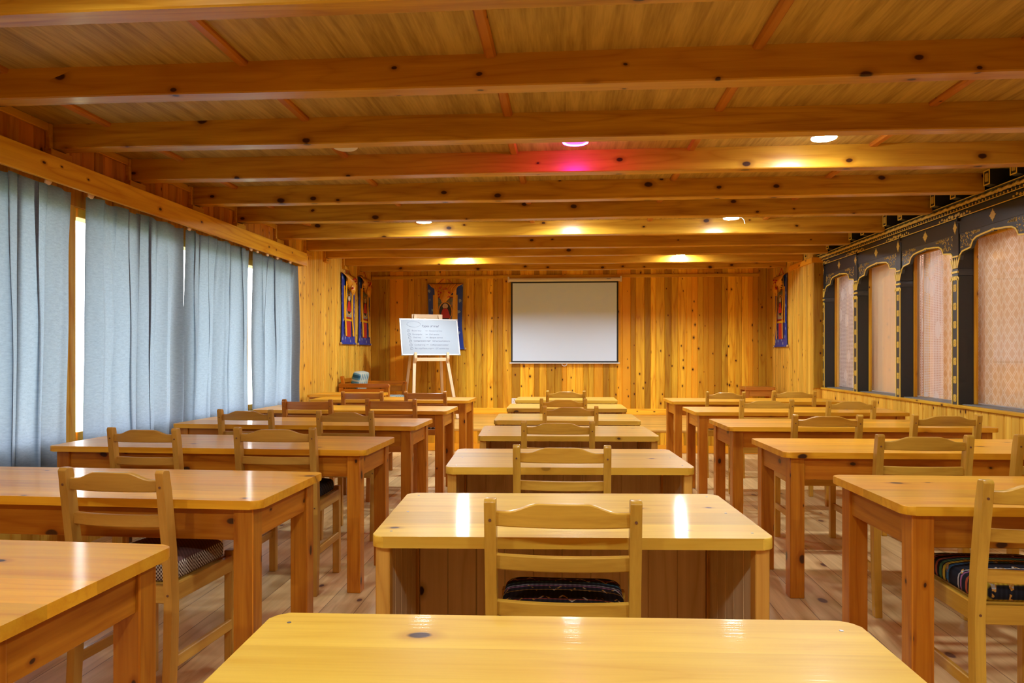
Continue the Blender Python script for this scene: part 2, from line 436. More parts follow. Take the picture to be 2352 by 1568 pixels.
def obj(name, bm, mat, parent=None, smooth=22):
    bmesh.ops.recalc_face_normals(bm, faces=bm.faces[:])
    me = bpy.data.meshes.new(name)
    bm.to_mesh(me); bm.free()
    if smooth:
        me.shade_smooth(); me.set_sharp_from_angle(angle=R(smooth))
    me.materials.append(mat)
    o = bpy.data.objects.new(name, me)
    COL.objects.link(o)
    if parent:
        o.parent = parent
    return o
def tag(o, label=None, cat=None, group=None, kind=None):
    if label: o['label'] = label
    if cat: o['category'] = cat
    if group: o['group'] = group
    if kind: o['kind'] = kind
    return o
def thing(name, label, cat, loc=(0, 0, 0), rz=0.0, group=None):
    o = bpy.data.objects.new(name, None)
    o.empty_display_size = .1
    COL.objects.link(o)
    o.location = loc; o.rotation_euler = (0, 0, rz)
    return tag(o, label, cat, group)
def struct(name, bm, mat, parent=None, smooth=22):
    o = obj(name, bm, mat, parent, smooth)
    if not parent:
        o['kind'] = 'structure'
    return o
def copy_tree(o, parent=None):
    c = o.copy(); COL.objects.link(c)
    if parent: c.parent = parent
    for ch in list(o.children):
        copy_tree(ch, c)
    return c

def boards(bm, p0, p1, z0, z1, width, normal, thick=.014, gap=.004, jitter=.25):
    """vertical tongue-and-groove boards from p0 to p1 (x,y), each its own strip with chamfered edges"""
    p0, p1 = Vector((*p0, 0)), Vector((*p1, 0))
    d = p1 - p0; L = d.length; d.normalize(); nrm = Vector((*normal, 0))
    t = 0.0
    while t < L - 1e-4:
        w = width * (1 + jitter * (random.random() - .5) * 2)
        w = min(w, L - t)
        if L - t - w < width * .4: w = L - t
        c = gap
        prof = [(t, 0), (t, thick - c), (t + c, thick), (t + w - c, thick), (t + w, thick - c), (t + w, 0)]
        lo = [p0 + d * a + nrm * b + Vector((0, 0, z0)) for a, b in prof]
        hi = [p0 + d * a + nrm * b + Vector((0, 0, z1)) for a, b in prof]
        loft(bm, [lo, hi], rnd=random.random())
        t += w

# ------------------------------------------------------------------ room dimensions
XL, XR, YB, YF = -3.15, 3.33, -2.6, 11.45
ZC, ZB = 2.65, 2.5            # ceiling and underside of beams
YS, ZS = 9.2, .285            # stage front edge, stage height
SIDE_Y = 9.62                 # where the right panelled return ends

# floor, stage, ceiling
bm = bm_new(); box(bm, -3.6, 4.2, YB - .2, YF + .2, -.12, 0); struct('floor', bm, M['floor'])
bm = bm_new(); box(bm, XL, XR, YS - .02, YF, ZS - .03, ZS, .004); struct('floor_stage', bm, M['stage'])
bm = bm_new(); boards(bm, (XL, YS), (XR, YS), .09, ZS - .03, .095, (0, -1), .012); struct('wall_stage_front', bm, M['boardZ'])
bm = bm_new(); box(bm, XL, XR, YS - .03, YS, 0, .095, .004); struct('baseboard_stage', bm, M['boardX'])
bm = bm_new(); box(bm, -3.7, XR + .262, YB - .2, YF + .2, ZC, ZC + .06); struct('ceiling', bm, M['ply'])

# far wall
bm = bm_new()
box(bm, -3.6, 4.2, YF, YF + .12, 0, ZC)
boards(bm, (XL, YF), (3.21, YF), ZS, ZC, .105, (0, -1), .016, .009, .35)
struct('wall_far', bm, M['boardZ'])
bm = bm_new(); box(bm, XL + .015, 3.2, YF - .034, YF - .016, ZS, ZS + .10, .004); struct('baseboard_far', bm, M['boardX'])
bm = bm_new(); box(bm, XL + .015, 3.0, YF - .04, YF - .016, 2.45, ZB, .004); struct('trim_1', bm, M['boardX'])

# back wall (behind the camera)
bm = bm_new(); box(bm, -3.6, 4.2, YB - .12, YB, 0, ZC); boards(bm, (XR, YB), (XL, YB), 0, ZC, .105, (0, 1), .016); struct('wall_back', bm, M['boardZ'])

# left wall: panelled, with four window openings
WY = [(3.1, 4.31), (4.40, 5.57), (5.66, 6.83), (6.92, 7.98)]
WZ0, WZ1 = .68, 2.20
bm = bm_new()
def left_piece(y0, y1, z0, z1, w=.072):
    box(bm, XL - .16, XL - .016, y0, y1, z0, z1)
    boards(bm, (XL - .016, y1), (XL - .016, y0), z0, z1, w, (1, 0), .016, .008)
left_piece(YB, WY[0][0], 0, ZC, .1)
left_piece(WY[0][0], WY[-1][1], 0, WZ0, .085)
left_piece(WY[-1][1], YF, 0, ZC)
for i in range(3):
    left_piece(WY[i][1], WY[i + 1][0], WZ0, WZ1, .06)
struct('wall_left', bm, M['boardleft'])
bm = bm_new(); box(bm, XL - .16, XL - .016, WY[0][0], WY[-1][1], WZ1, ZC)
boards(bm, (XL - .016, WY[-1][1]), (XL - .016, WY[0][0]), WZ1, ZC, .1, (1, 0), .016, .009)
struct('wall_left_upper', bm, M['upper'])
for i, (y0, y1) in enumerate(WY):
    bm = bm_new()
    xa, xb = XL - .13, XL - .02
    box(bm, xa + .03, xb, y0, y0 + .035, WZ0, WZ1, .003); box(bm, xa, xb, y1 - .055, y1, WZ0, WZ1, .003)
    box(bm, xa, xb, y0 + .055, y1 - .055, WZ1 - .06, WZ1, .003); box(bm, xa, xb, y0 + .055, y1 - .055, WZ0, WZ0 + .06, .003)
    fr = struct('window_%d' % (i + 1), bm, M['boardZ'])
    bm = bm_new(); ym = (y0 + y1) / 2
    box(bm, xa + .02, xb - .03, ym - .022, ym + .022, WZ0 + .06, WZ1 - .06, .003)
    struct('window_bar', bm, M['boardZ'], fr)
    bm = bm_new(); box(bm, xa + .045, xa + .05, y0 + .05, y1 - .05, WZ0 + .05, WZ1 - .05)
    struct('window_pane', bm, M['glass'], fr)
    bm = bm_new(); box(bm, XL - .13, XL + .012, y0 - .03, y1 + .03, WZ0 - .03, WZ0, .004)
    struct('window_sill', bm, M['boardY'], fr)

# outside, seen as a sliver between the curtains
bm = bm_new(); box(bm, -40, -3.7, -20, 40, -.5, -.4); tag(obj('lawn', bm, M['grass'], smooth=0), kind='structure')
bm = bm_new(); prism(bm, [(-4.35, 2.42), (-4.35, 2.36), (-3.31, 2.56), (-3.31, 2.62)], 'Y', YB, YF)
bm.free()
bm = bm_new()
v = [bm.verts.new(p) for p in ((-3.31, YB, 2.60), (-3.31, YF, 2.60), (-3.95, YF, 2.34), (-3.95, YB, 2.34))]
w = [bm.verts.new((q.co.x, q.co.y, q.co.z + .06)) for q in v]
bm.faces.new(v); bm.faces.new(w[::-1])
for i in range(4): bm.faces.new((v[i], v[(i + 1) % 4], w[(i + 1) % 4], w[i]))
struct('trim_2', bm, M['boardY'])

# ------------------------------------------------------------------ ceiling beams and battens
BY = [1.66, 2.50, 3.335, 4.165, 4.96, 5.82, 6.63, 7.58, 8.46, 9.17, 9.96, 10.70]
ORD = ['first', 'second', 'third', 'fourth', 'fifth', 'sixth', 'seventh', 'eighth', 'ninth', 'tenth', 'eleventh', 'twelfth']
BT = .105
def beam_end(y): return 3.235 if y < SIDE_Y else 3.19
for i, y in enumerate(BY):
    if i == 0:
        lab = 'pine ceiling beam over the nearest desk, closest of all to the camera'
    elif i == len(BY) - 1:
        lab = 'last full pine ceiling beam before the screen wall'
    else:
        lab = '%s knotty pine ceiling beam counted from the photo top' % ORD[i - 1]
    bm = bm_new()
    x1 = beam_end(y)
    n = 14
    rings = []
    for j in range(n + 1):
        x = XL + (x1 - XL) * j / n
        w = .004 * math.sin(x * 1.3 + i * 2.1) + .003 * math.sin(x * 3.1 + i)
        z0 = ZB + w * .8
        b = .006
        rings.append([(x, y + b + w, z0), (x, y + w, z0 + b), (x, y + w, ZC + .005), (x, y + BT + w, ZC + .005), (x, y + BT + w, z0 + b), (x, y + BT - b + w, z0)])
    loft(bm, rings, rnd=random.random())
    tag(obj('roof_beam', bm, M['beam']), lab, 'beam', 'exposed ceiling beams', 'thing')
BX = [-2.77, -1.56, -.35, .86, 2.05]
for i in range(len(BY)):
    ya = BY[i] + BT
    yb = BY[i + 1] if i + 1 < len(BY) else YF - .02
    for j, x in enumerate(BX):
        bm = bm_new()
        jx = x + random.uniform(-.015, .015)
        hw = .027
        prism(bm, [(ZC + .003, jx - hw), (ZC + .003, jx + hw), (ZC - .012, jx + hw), (ZC - .022, jx + hw - .010), (ZC - .022, jx - hw + .010), (ZC - .012, jx - hw)], 'Y', ya - .004, yb + .004, rnd=random.random())
        place = 'before the %s beam from the photo top' % ORD[i] if 0 < i < len(BY) - 1 else ('out of frame overhead' if i == 0 else 'touching the screen wall')
        col = ['nearest the curtains', 'second from the curtains', 'in the middle', 'second from the black cornice', 'nearest the black cornice'][j]
        tag(obj('ceiling_batten', bm, M['batten']), 'slim ceiling batten %s, %s' % (col, place), 'batten', 'battens covering the ceiling board joints', 'thing')

# stepped cover trim where the ceiling and the beams meet the left wall
bm = bm_new()
prev = YB
for y in BY + [99]:
    e = min(y - .03, YF - .02)
    box(bm, XL - .001, XL + .022, prev, e, ZC - .05, ZC - .002, .003, rnd=random.random())
    if y > 50: break
    box(bm, XL - .001, XL + .03, y - .032, y - .004, ZB - .03, ZC - .002, .003, rnd=random.random())
    box(bm, XL - .001, XL + .03, y + BT + .008, y + BT + .034, ZB - .03, ZC - .002, .003, rnd=random.random())
    box(bm, XL - .001, XL + .045, y - .04, y + BT + .04, ZB - .055, ZB - .006, .003, rnd=random.random())
    prev = y + BT + .03
struct('trim_3', bm, M['boardY'])

# ------------------------------------------------------------------ curtains, rod and pelmet
t = thing('curtain_pelmet', 'long pine pelmet board above the blue-grey curtains', 'pelmet', (XL + .075, 5.0, 2.26))
bm = bm_new(); box(bm, .075 - .012, .075 + .012, -4.6, 3.11, 0, .15, .004); obj('fascia_board', bm, M['boardY'], t)
bm = bm_new(); box(bm, -.075, .063, 3.08, 3.11, 0, .15, .003); obj('end_board', bm, M['boardX'], t)
bm = bm_new(); box(bm, -.075, .063, -4.6, 3.08, .135, .15, .002); obj('top_board', bm, M['boardY'], t)
t = thing('curtain_rod', 'curtain rod with pale wooden brackets behind the pine pelmet', 'curtain rod', (XL + .075, 5.0, 2.295))
bm = bm_new(); tube(bm, [(0, -3.2, 0), (0, 3.05, 0)], .012, 10); obj('rod', bm, M['cream'], t)
for yy in (-1.0, -.62, .58, 1.72, 1.86, 2.1, 2.35, 2.7):
    bm = bm_new(); prism(bm, [(-.02, .02), (.05, .0), (.0, -.058), (-.035, -.05)], 'X', -.008, .008, .004)
    o = obj('bracket', bm, M['rawX'], t); o.location = (.051, yy, 0)

def curtain(y0, y1, label, seed, z0=.42, tl=0.0, tr=0.0, bl=0.0, br=0.0, lift=None):
    rg = random.Random(seed)
    L = y1 - y0
    nf = max(4, int(L / .25))
    ph = [rg.uniform(0, 6.28) for _ in range(6)]
    NX, NZ = 150, 40
    bm = bm_new(); V = []
    fx = [(rg.uniform(.08, .92), rg.uniform(-.35, .35), rg.uniform(.3, .9)) for _ in range(8)]
    for k in range(NZ + 1):
        tt = k / NZ
        z = 2.258 + (z0 - 2.258) * tt
        row = []
        for j in range(NX + 1):
            s = j / NX
            ya = y0 + tl * (1 - tt) + bl * tt
            yb = y1 + tr * (1 - tt) + br * tt
            y = ya + (yb - ya) * s
            amp = .010 + .020 * min(1, tt * 2.2)
            sw = s + .02 * math.sin(5 * s + ph[0]) * tt
            phi = nf * 2 * math.pi * (sw + .05 * math.sin(4.1 * s + ph[1])) + ph[2]
            x = amp * math.sin(phi)
            edge = min(1, 8 * s, 8 * (1 - s))
            pin = .5 + .5 * math.sin(nf * 2.3 * s + ph[3] + .6 * tt)          # some folds double over, some lie flat
            y += edge * L / nf * (.05 + .10 * pin) * math.sin(2 * phi + .4) * (.75 + .25 * math.cos(2.5 * tt))
            x += .35 * amp * math.sin(nf * 4.3 * math.pi * sw + ph[3] + 1.5 * tt)
            x += .006 * math.sin(nf * 12 * s + ph[4]) * max(0, 1 - tt * 5)
            for c, sl, ln in fx:                        # diagonal pulls hanging from the hooks
                if tt < ln:
                    d = (s - (c + sl * tt * .6)) * L
                    x += .016 * (1 - tt / ln) * math.exp(-(d / .022) ** 2)
            x += .008 * math.sin(9 * tt + 4 * s + ph[5]) * tt
            row.append(bm.verts.new((XL + .072 + x, y, z + .008 * math.sin(nf * 2 * math.pi * s) * (tt < .02))))
        V.append(row)
    for k in range(NZ):
        for j in range(NX):
            bm.faces.new((V[k][j], V[k][j + 1], V[k + 1][j + 1], V[k + 1][j]))
    return tag(obj('curtain', bm, M['curtain'], smooth=180), label, 'curtain', 'blue-grey window curtains')
curtain(2.75, 4.27, 'blue-grey cloth curtain cut off by the photo edge, closest to the camera', 3, br=-.03)
curtain(4.41, 5.56, 'broad blue-grey cloth curtain just past the widest bright gap', 11, tl=.0, bl=.02, br=-.06)
curtain(5.635, 6.80, 'blue-grey cloth curtain hanging between the two thin bright slits', 23, bl=-.05)
curtain(6.87, 8.04, 'last blue-grey cloth curtain, next to the pine panelled wall', 31)

# ------------------------------------------------------------------ right wall: wainscot, painted frame, glazed bays
bm = bm_new()
box(bm, XR, XR + .26, YB, SIDE_Y, 0, .79)
boards(bm, (XR, YB), (XR, SIDE_Y), 0, .79, .088, (-1, 0), .016, .009, .2)
struct('wall_right', bm, M['boardleft'])
bm = bm_new(); box(bm, XR - .035, XR + .03, YB, SIDE_Y, .79, .815, .004); struct('trim_4', bm, M['boardY'])
bm = bm_new(); box(bm, XR + .03, XR + .25, YB, SIDE_Y, .79, .822, .003); struct('trim_5', bm, M['sill'])
# panelled return beside the screen wall, with its end post
bm = bm_new()
box(bm, 3.216, 3.5, SIDE_Y, YF, 0, ZC)
boards(bm, (3.216, SIDE_Y), (3.216, YF), 0, ZC, .085, (-1, 0), .016, .007, .35)
struct('wall_right_return', bm, M['boardleft'])
bm = bm_new(); box(bm, 3.21, 3.335, SIDE_Y - .022, SIDE_Y, .8, 2.46, .003, rnd=.4); struct('trim_6', bm, M['boardZ'])
bm = bm_new(); box(bm, 3.175, 3.2, SIDE_Y - .02, 10.55, 2.43, ZB, .003, rnd=.3); box(bm, 3.175, 3.335, SIDE_Y - .045, SIDE_Y - .022, 2.43, ZB, .003, rnd=.6); struct('trim_7', bm, M['boardY'])

COLY = [9.55, 8.505, 7.44, 6.38, 5.32, 4.26, 3.2]       # near faces of the painted columns
CW, CD = .093, .135
def gslab(bm, pts, x, th=.003):
    """flat gold ornament on a face that looks towards -x; pts in (y, z)"""
    prism(bm, pts, 'X', x - th, x + .001)
def flower(bm, y, z, w, h, x, lobes=4, inner=True):
    pts = []
    for i in range(32):
        a = 2 * math.pi * i / 32
        r = 1 - .16 * (1 + math.cos(lobes * 2 * a)) / 2 if lobes != 2 else 1
        c, s = math.cos(a), math.sin(a)
        if lobes == 1:                                  # lozenge with wavy sides
            m = 1 / (abs(c) + abs(s)); r = m * (1 + .10 * math.cos(8 * a))
        else:
            m = 1 / max(abs(c), abs(s)); r = m * (1 - .12 * (1 + math.cos(8 * a)) / 2) * .98
        pts.append((y + c * r * w, z + s * r * h))
    gslab(bm, pts, x)
def petals(bm, y, z, w, h, x):
    for i in range(8):
        a = 2 * math.pi * i / 8 + .39
        cy, cz = y + math.cos(a) * w * .52, z + math.sin(a) * h * .52
        pts = [(cy + w * .20 * math.cos(b) * math.cos(a) - w * .11 * math.sin(b) * math.sin(a), cz + h * .20 * math.cos(b) * math.sin(a) + h * .11 * math.sin(b) * math.cos(a)) for b in [2 * math.pi * q / 8 for q in range(8)]]
        gslab(bm, pts, x - .002, .002)
names_c = ['in the far corner beside the pine return', 'second from the far corner', 'third from the far corner', 'largest in view, at the lattice-patterned drape', 'at the photo edge', 'beyond the photo edge', 'farthest behind']
for i, y in enumerate(COLY[:6]):
    t = thing('window_column', 'black timber column with gold painted squares, %s' % names_c[i], 'column', (XR, y, .815), 0, 'gold-painted black columns of the window wall')
    z1 = 2.27 - .815
    bm = bm_new(); box(bm, 0, CD, 0, CW, 0, 1.10, .002); obj('shaft', bm, M['black'], t)
    bm = bm_new(); box(bm, -.002, CD + .001, -.001, CW + .001, 1.16, z1 + .09, .002); obj('upper_block', bm, M['black'], t)
    bm = bm_new()
    prism(bm, [(0.004, 1.10), (CW - .004, 1.10), (CW + .004, 1.13), (CW - .004, 1.16), (.004, 1.16), (-.004, 1.13)], 'X', -.004, CD, .002); obj('neck_ring', bm, M['blackface'], t)
    bm = bm_new(); box(bm, -.0035, .001, .004, CW - .004, .0, 1.085, .0); obj('face_panel', bm, M['blackface'], t)
    g = bm_new()
    box(g, -.007, 0, 0, .008, 0, 1.09); box(g, -.007, 0, CW - .008, CW, 0, 1.09); box(g, -.007, 0, 0, CW, 1.065, 1.09)
    obj('gold_border', g, M['gold'], t, 0)
    g = bm_new()
    for q in range(7):
        flower(g, CW / 2, .055 + q * .157, .024, .033, -.0035)
    obj('gold_squares', g, M['golddim'], t, 0)
    g = bm_new()
    for q in range(7):
        petals(g, CW / 2, .055 + q * .157, .022, .031, -.0065)
    obj('gold_petals', g, M['gold'], t, 0)
    g = bm_new()                                         # leaf capital above and below the ring
    for zb, up in ((1.16, 1), (1.09, -1)):
        hh = .105 if up > 0 else .075
        z_a = zb if up > 0 else zb - 0.0
        if up < 0:
            z_a = 1.095 - 0.0
        for q in range(5):
            cy = CW * (q + .5) / 5
            lean = (q - 2) * .010
            pts = [(cy - .007, z_a + .004), (cy + .007, z_a + .004), (cy + .010 + lean, z_a + hh * .6 * up + (.03 if up < 0 else 0)), (cy + lean * 1.4, z_a + hh * up * .9 + (.03 if up < 0 else 0)), (cy - .010 + lean, z_a + hh * .6 * up + (.03 if up < 0 else 0))]
            gslab(g, pts, -.006)
        
    box(g, -.012, 0, -.004, CW + .004, 1.122, 1.140); box(g, -.008, 0, -.002, CW + .002, 1.258, 1.272)
    obj('gold_capital', g, M['gold'], t, 0)
    g = bm_new(); flower(g, CW / 2, 1.512, .030, .052, -.0025, 1); obj('gold_lozenge', g, M['golddim'], t, 0)

# long lintel and stepped cornice running over all the bays
L0, L1 = 3.0, SIDE_Y - .03
t = thing('carved_cornice', 'black and gold painted lintel and cornice running above the right-hand windows', 'cornice', (XR, 0, 0))
bm = bm_new(); box(bm, .006, .15, L0, L1, 2.27, 2.40, .002); obj('lintel_board', bm, M['black'], t)
bm = bm_new(); box(bm, -.010, .15, L0, L1, 2.40, 2.452, .002); obj('frieze_board', bm, M['black'], t)
bm = bm_new(); box(bm, -.034, .15, L0, L1, 2.452, 2.480, .003); obj('dotted_board', bm, M['black'], t)
bm = bm_new()
yy = L0
while yy < L1 - .02:
    flower_pts = [(yy + .0075 * math.cos(a), 2.466 + .0085 * math.sin(a)) for a in [2 * math.pi * q / 8 for q in range(8)]]
    gslab(bm, flower_pts, -.034, .004)
    yy += .047
obj('gold_dots', bm, M['golddim'], t, 0)
bm = bm_new()
rings = []
n = 360
for j in range(n + 1):
    y = L0 + (L1 - L0) * j / n
    r = .0145 + .004 * math.sin(j * 2.1) + .002 * math.sin(j * 3.7)
    rings.append([(-.050 + r * math.cos(a), y, 2.494 + r * math.sin(a + .9 * math.sin(j * 1.05) * .5)) for a in [2 * math.pi * q / 8 for q in range(8)]])
loft(bm, rings); obj('rope_moulding', bm, M['golddim'], t)
bm = bm_new(); box(bm, -.048, .15, L0, L1, 2.480, 2.508, .002); obj('rope_board', bm, M['black'], t)
bm = bm_new(); box(bm, -.085, .15, L0, L1, 2.508, 2.521, .002); obj('top_board', bm, M['black'], t)
bm = bm_new()
for x, z, h in ((-.0865, 2.5145, .005), (-.036, 2.4535, .005), (-.012, 2.404, .006)):
    box(bm, x, x + .004, L0, L1, z - h / 2, z + h / 2)
obj('gold_lines', bm, M['gold'], t, 0)
bm = bm_new()
for i, y in enumerate(COLY[:6]):
    for s in (-1, 1):
        for q in range(6):
            cy = y + CW / 2 + s * (.03 + q * .042); cz = 2.424 + .008 * math.sin(q * 2)
            r = .020 - .0018 * q
            gslab(bm, [(cy + r * 1.1 * math.cos(a) * (1 + .25 * math.sin(3 * a + q)), cz + r * .8 * math.sin(a)) for a in [2 * math.pi * k / 10 for k in range(10)]], -.010, .003)
obj('gold_scrolls', bm, M['golddim'], t, 0)
bm = bm_new()
for i in range(len(COLY) - 1):
    flower(bm, (COLY[i] + COLY[i + 1] + CW) / 2, 2.337, .042, .048, .006, 1)
obj('gold_lozenges', bm, M['golddim'], t, 0)
bm = bm_new()
for y in COLY[:6]:
    box(bm, -.02, .0, y - .02, y, 2.375, 2.412, .001)
obj('peg', bm, M['black'], t)
bm = bm_new(); box(bm, .14, .26, YB, L1 + .03, 2.27, ZC - .001); box(bm, .0, .14, YB, L0, .82, ZC - .001); o = struct('wall_right_upper', bm, M['black']); o.location = (XR, 0, 0)

# painted corbel blocks standing on the cornice between the beams
cnt = 0
for i in range(1, len(BY) - 2):
    for q, dy in enumerate((.085, .415)):
        y = BY[i + 1] - dy
        if y < 3.2 or y > 10.0 or y < BY[i] + BT + .1:
            continue
        t = thing('painted_corbel', 'black gold-framed corbel %s the %s beam from the photo top' % ('touching' if q == 0 else 'half a gap before', ORD[i]), 'corbel', (3.2, y - .04, 2.523), 0, 'black and gold corbels under the ceiling edge')
        bm = bm_new(); box(bm, 0, .3, 0, .08, .012, ZC - 2.523, .002); obj('block', bm, M['black'], t)
        bm = bm_new(); prism(bm, [(.012, .012), (.012, .26), (-.004, .26), (-.004, .09), (.004, .05)], 'Y', 0, .08); obj('under_block', bm, M['black'], t)
        g = bm_new(); zt = ZC - 2.523
        for a in ((.0, .009, .012, zt), (.071, .08, .012, zt), (.009, .071, .012, .021), (.009, .071, zt - .009, zt)):
            box(g, -.003, .001, *a)
        obj('gold_frame', g, M['gold'], t, 0)
        g = bm_new(); flower(g, .04, .07, .022, .034, 0.0, 4); obj('gold_square', g, M['golddim'], t, 0)

# glazed bays: arched apron, frame, pane, and the drapes behind the glass
def bay(i):
    ya, yb = COLY[i + 1] + CW, COLY[i]
    w = yb - ya
    x = .010
    prof = [(0, 2.045), (.012, 2.085), (.045, 2.110), (.17, 2.125), (.185, 2.150), (.205, 2.178), (.25, 2.198), (.33, 2.208), (w / 2 - .03, 2.216), (w / 2 - .008, 2.222), (w / 2, 2.212)]
    low = [(a, z) for a, z in prof] + [(w - a, z) for a, z in prof[-2::-1]]
    fr = bpy.data.objects.new('window_%d' % (i + 5), None); COL.objects.link(fr); fr.location = (XR, ya, 0); fr['kind'] = 'structure'
    bm = bm_new()
    top = [(a, 2.28) for a, z in low]
    rings = [[(x, low[k][0], low[k][1]), (x, top[k][0], top[k][1]), (x + .028, top[k][0], top[k][1]), (x + .028, low[k][0], low[k][1])] for k in range(len(low))]
    loft(bm, rings); obj('arched_apron', bm, M['blackface'], fr)
    g = bm_new()
    rings = []
    for k in range(len(low)):
        a, z = low[k]
        p = low[max(k - 1, 0)]; q = low[min(k + 1, len(low) - 1)]
        d = Vector((q[0] - p[0], q[1] - p[1])).normalized(); nn = Vector((-d.y, d.x))
        o2 = (a + nn.x * .013, z + nn.y * .013)
        rings.append([(x - .005, a, z), (x - .005, *o2), (x + .002, *o2), (x + .002, a, z)])
    loft(g, rings); obj('gold_edge', g, M['gold'], fr, 0)
    g = bm_new(); rg = random.Random(40 + i)
    for side in (0, 1):
        for q in range(80):
            a = rg.uniform(.015, .30); lo = 2.125 + (.09 if a > .19 else 0) + (a - .19) * .1 * (a > .19) + .022
            z = rg.uniform(lo, 2.262 - max(0, a - .2) * .15)
            if z < lo: continue
            ang = rg.uniform(0, 3.14); l, s = rg.uniform(.006, .013), rg.uniform(.0022, .004)
            cy = a if side == 0 else w - a
            gslab(g, [(cy + l * math.cos(b) * math.cos(ang) - s * math.sin(b) * math.sin(ang), z + l * math.cos(b) * math.sin(ang) + s * math.sin(b) * math.cos(ang)) for b in [2 * math.pi * k / 7 for k in range(7)]], x, .002)
    obj('gold_vine', g, M['golddim'], fr, 0)
    bm = bm_new()
    for a in ((0, .018, .822, 2.28), (w - .018, w, .822, 2.28)):
        box(bm, CD - .012, CD + .018, *a, .002)
    box(bm, CD - .012, CD + .018, .018, w - .018, 2.22, 2.28, .002)
    obj('window_frame', bm, M['boardZ'] if i != 3 else M['boardZ'], fr)
    bm = bm_new(); box(bm, CD + .002, CD + .006, .02, w - .02, .822, 2.22); obj('window_pane', bm, M['glass'], fr)
    return ya, yb
def drape(ya, yb, x, mat, label, amp=.012, f=9, z0=.83, z1=2.24, seed=1, name='drape'):
    rg = random.Random(seed); ph = rg.uniform(0, 6)
    bm = bm_new(); NX, NZ = 90, 14; V = []
    for k in range(NZ + 1):
        z = z1 + (z0 - z1) * k / NZ
        V.append([bm.verts.new((x + amp * (math.sin(f * 2 * math.pi * j / NX + ph + .3 * math.sin(k * .3)) + .4 * math.sin(f * 5.1 * j / NX + ph)), ya + (yb - ya) * j / NX, z)) for j in range(NX + 1)])
    for k in range(NZ):
        for j in range(NX):
            bm.faces.new((V[k][j], V[k][j + 1], V[k + 1][j + 1], V[k + 1][j]))
    return tag(obj(name, bm, mat, smooth=180), label, 'curtain', 'drapes behind the glass of the right-hand windows')
for i in range(len(COLY) - 1):
    bay(i)
DX = XR + CD + .045
drape(8.78, 9.555, DX, M['lace'], 'white lace net behind the glass of the farthest bay', .005, 8, seed=3, name='lace_net')
drape(7.45, 8.68, DX, M['beige'], 'plain pale beige drape filling the second bay from the far corner', .005, 6, seed=4)
drape(6.46, 7.03, DX + .025, M['lattice'], 'beige lattice drape strip beside white lace in the third bay', .006, 4, seed=5)
drape(6.97, 7.335, DX, M['lace'], 'broad white lace net strip in the third bay from the far corner', .005, 5, seed=6, name='lace_net')
drape(7.41, 7.52, DX + .02, M['lace'], 'narrow white lace strip at the far edge of the third bay', .005, 2, seed=9, name='lace_net')
drape(5.39, 6.44, DX, M['lattice'], 'beige lattice-patterned drape behind glass at the photo edge', .012, 4, seed=7)
drape(4.30, 5.36, DX, M['lattice'], 'beige lattice drape beyond the photo edge', .010, 5, seed=8)
bm = bm_new(); box(bm, DX + .03, XR + .5, SIDE_Y - .03, SIDE_Y + .1, .76, 2.3); struct('wall_veranda_end', bm, M['brownwood'])
bm = bm_new(); box(bm, XR + .60, XR + .68, 3.0, SIDE_Y + .1, .0, 2.7); box(bm, XR + .26, XR + .68, 2.9, 3.0, 0, ZC); struct('wall_veranda', bm, M['plaster'])
bm = bm_new(); box(bm, XR + .24, XR + .60, 3.0, SIDE_Y, .76, .815); struct('trim_8', bm, M['boardY'])
bm = bm_new(); box(bm, DX + .02, DX + .06, 7.34, 7.40, .82, 2.27, .003); tag(obj('trim_9', bm, M['boardZ']), kind='structure')
# curtain tie hook and tassel rod on the near drape
t = thing('curtain_tieback', 'grey hook and beige tie cord hanging in front of the lattice drape', 'tieback', (DX - .035, 5.62, 1.0))
bm = bm_new(); prism(bm, [(-.02, .0), (.02, .0), (.012, .10), (0, .14), (-.012, .10)], 'X', -.004, .004, .002); o = obj('hook', bm, M['grey'], t); o.location = (0, 0, .06)
bm = bm_new(); tube(bm, [(0, 0, .07), (.0, .03, -.02), (0, .05, -.10), (0, .05, -.14)], .012, 8); obj('cord', bm, M['lattice'], t)

# ------------------------------------------------------------------ tables
def legged_table(w=1.77, d=.62, h=.75, leg=.072):
    t = thing('classroom_table', '', 'table')
    bm = bm_new(); prism(bm, rrect(w, d, .035), 'Z', h - .03, h, .004, 2); obj('tabletop', bm, M['tabletop'], t)
    ix, iy = w / 2 - .035, d / 2 - .028
    for sx in (-1, 1):
        for sy in (-1, 1):
            bm = bm_new(); x, y = sx * (ix - leg / 2), sy * (iy - leg / 2)
            box(bm, x - leg / 2, x + leg / 2, y - leg / 2, y + leg / 2, 0, h - .03, .004, 2, rnd=random.random() * .9); obj('leg', bm, M['tableZ'], t)
    for sy in (-1, 1):
        bm = bm_new(); y = sy * (iy - .026)
        box(bm, -ix + leg, ix - leg, y - .012, y + .012, h - .03 - .115, h - .03, .002, rnd=random.random() * .9); obj('apron', bm, M['tableX'], t)
    for sx in (-1, 1):
        bm = bm_new(); x = sx * (ix - .022)
        box(bm, x - .012, x + .012, -iy + leg, iy - leg, h - .03 - .115, h - .03, .002, rnd=random.random() * .9); obj('apron', bm, M['tableY'], t)
    return t
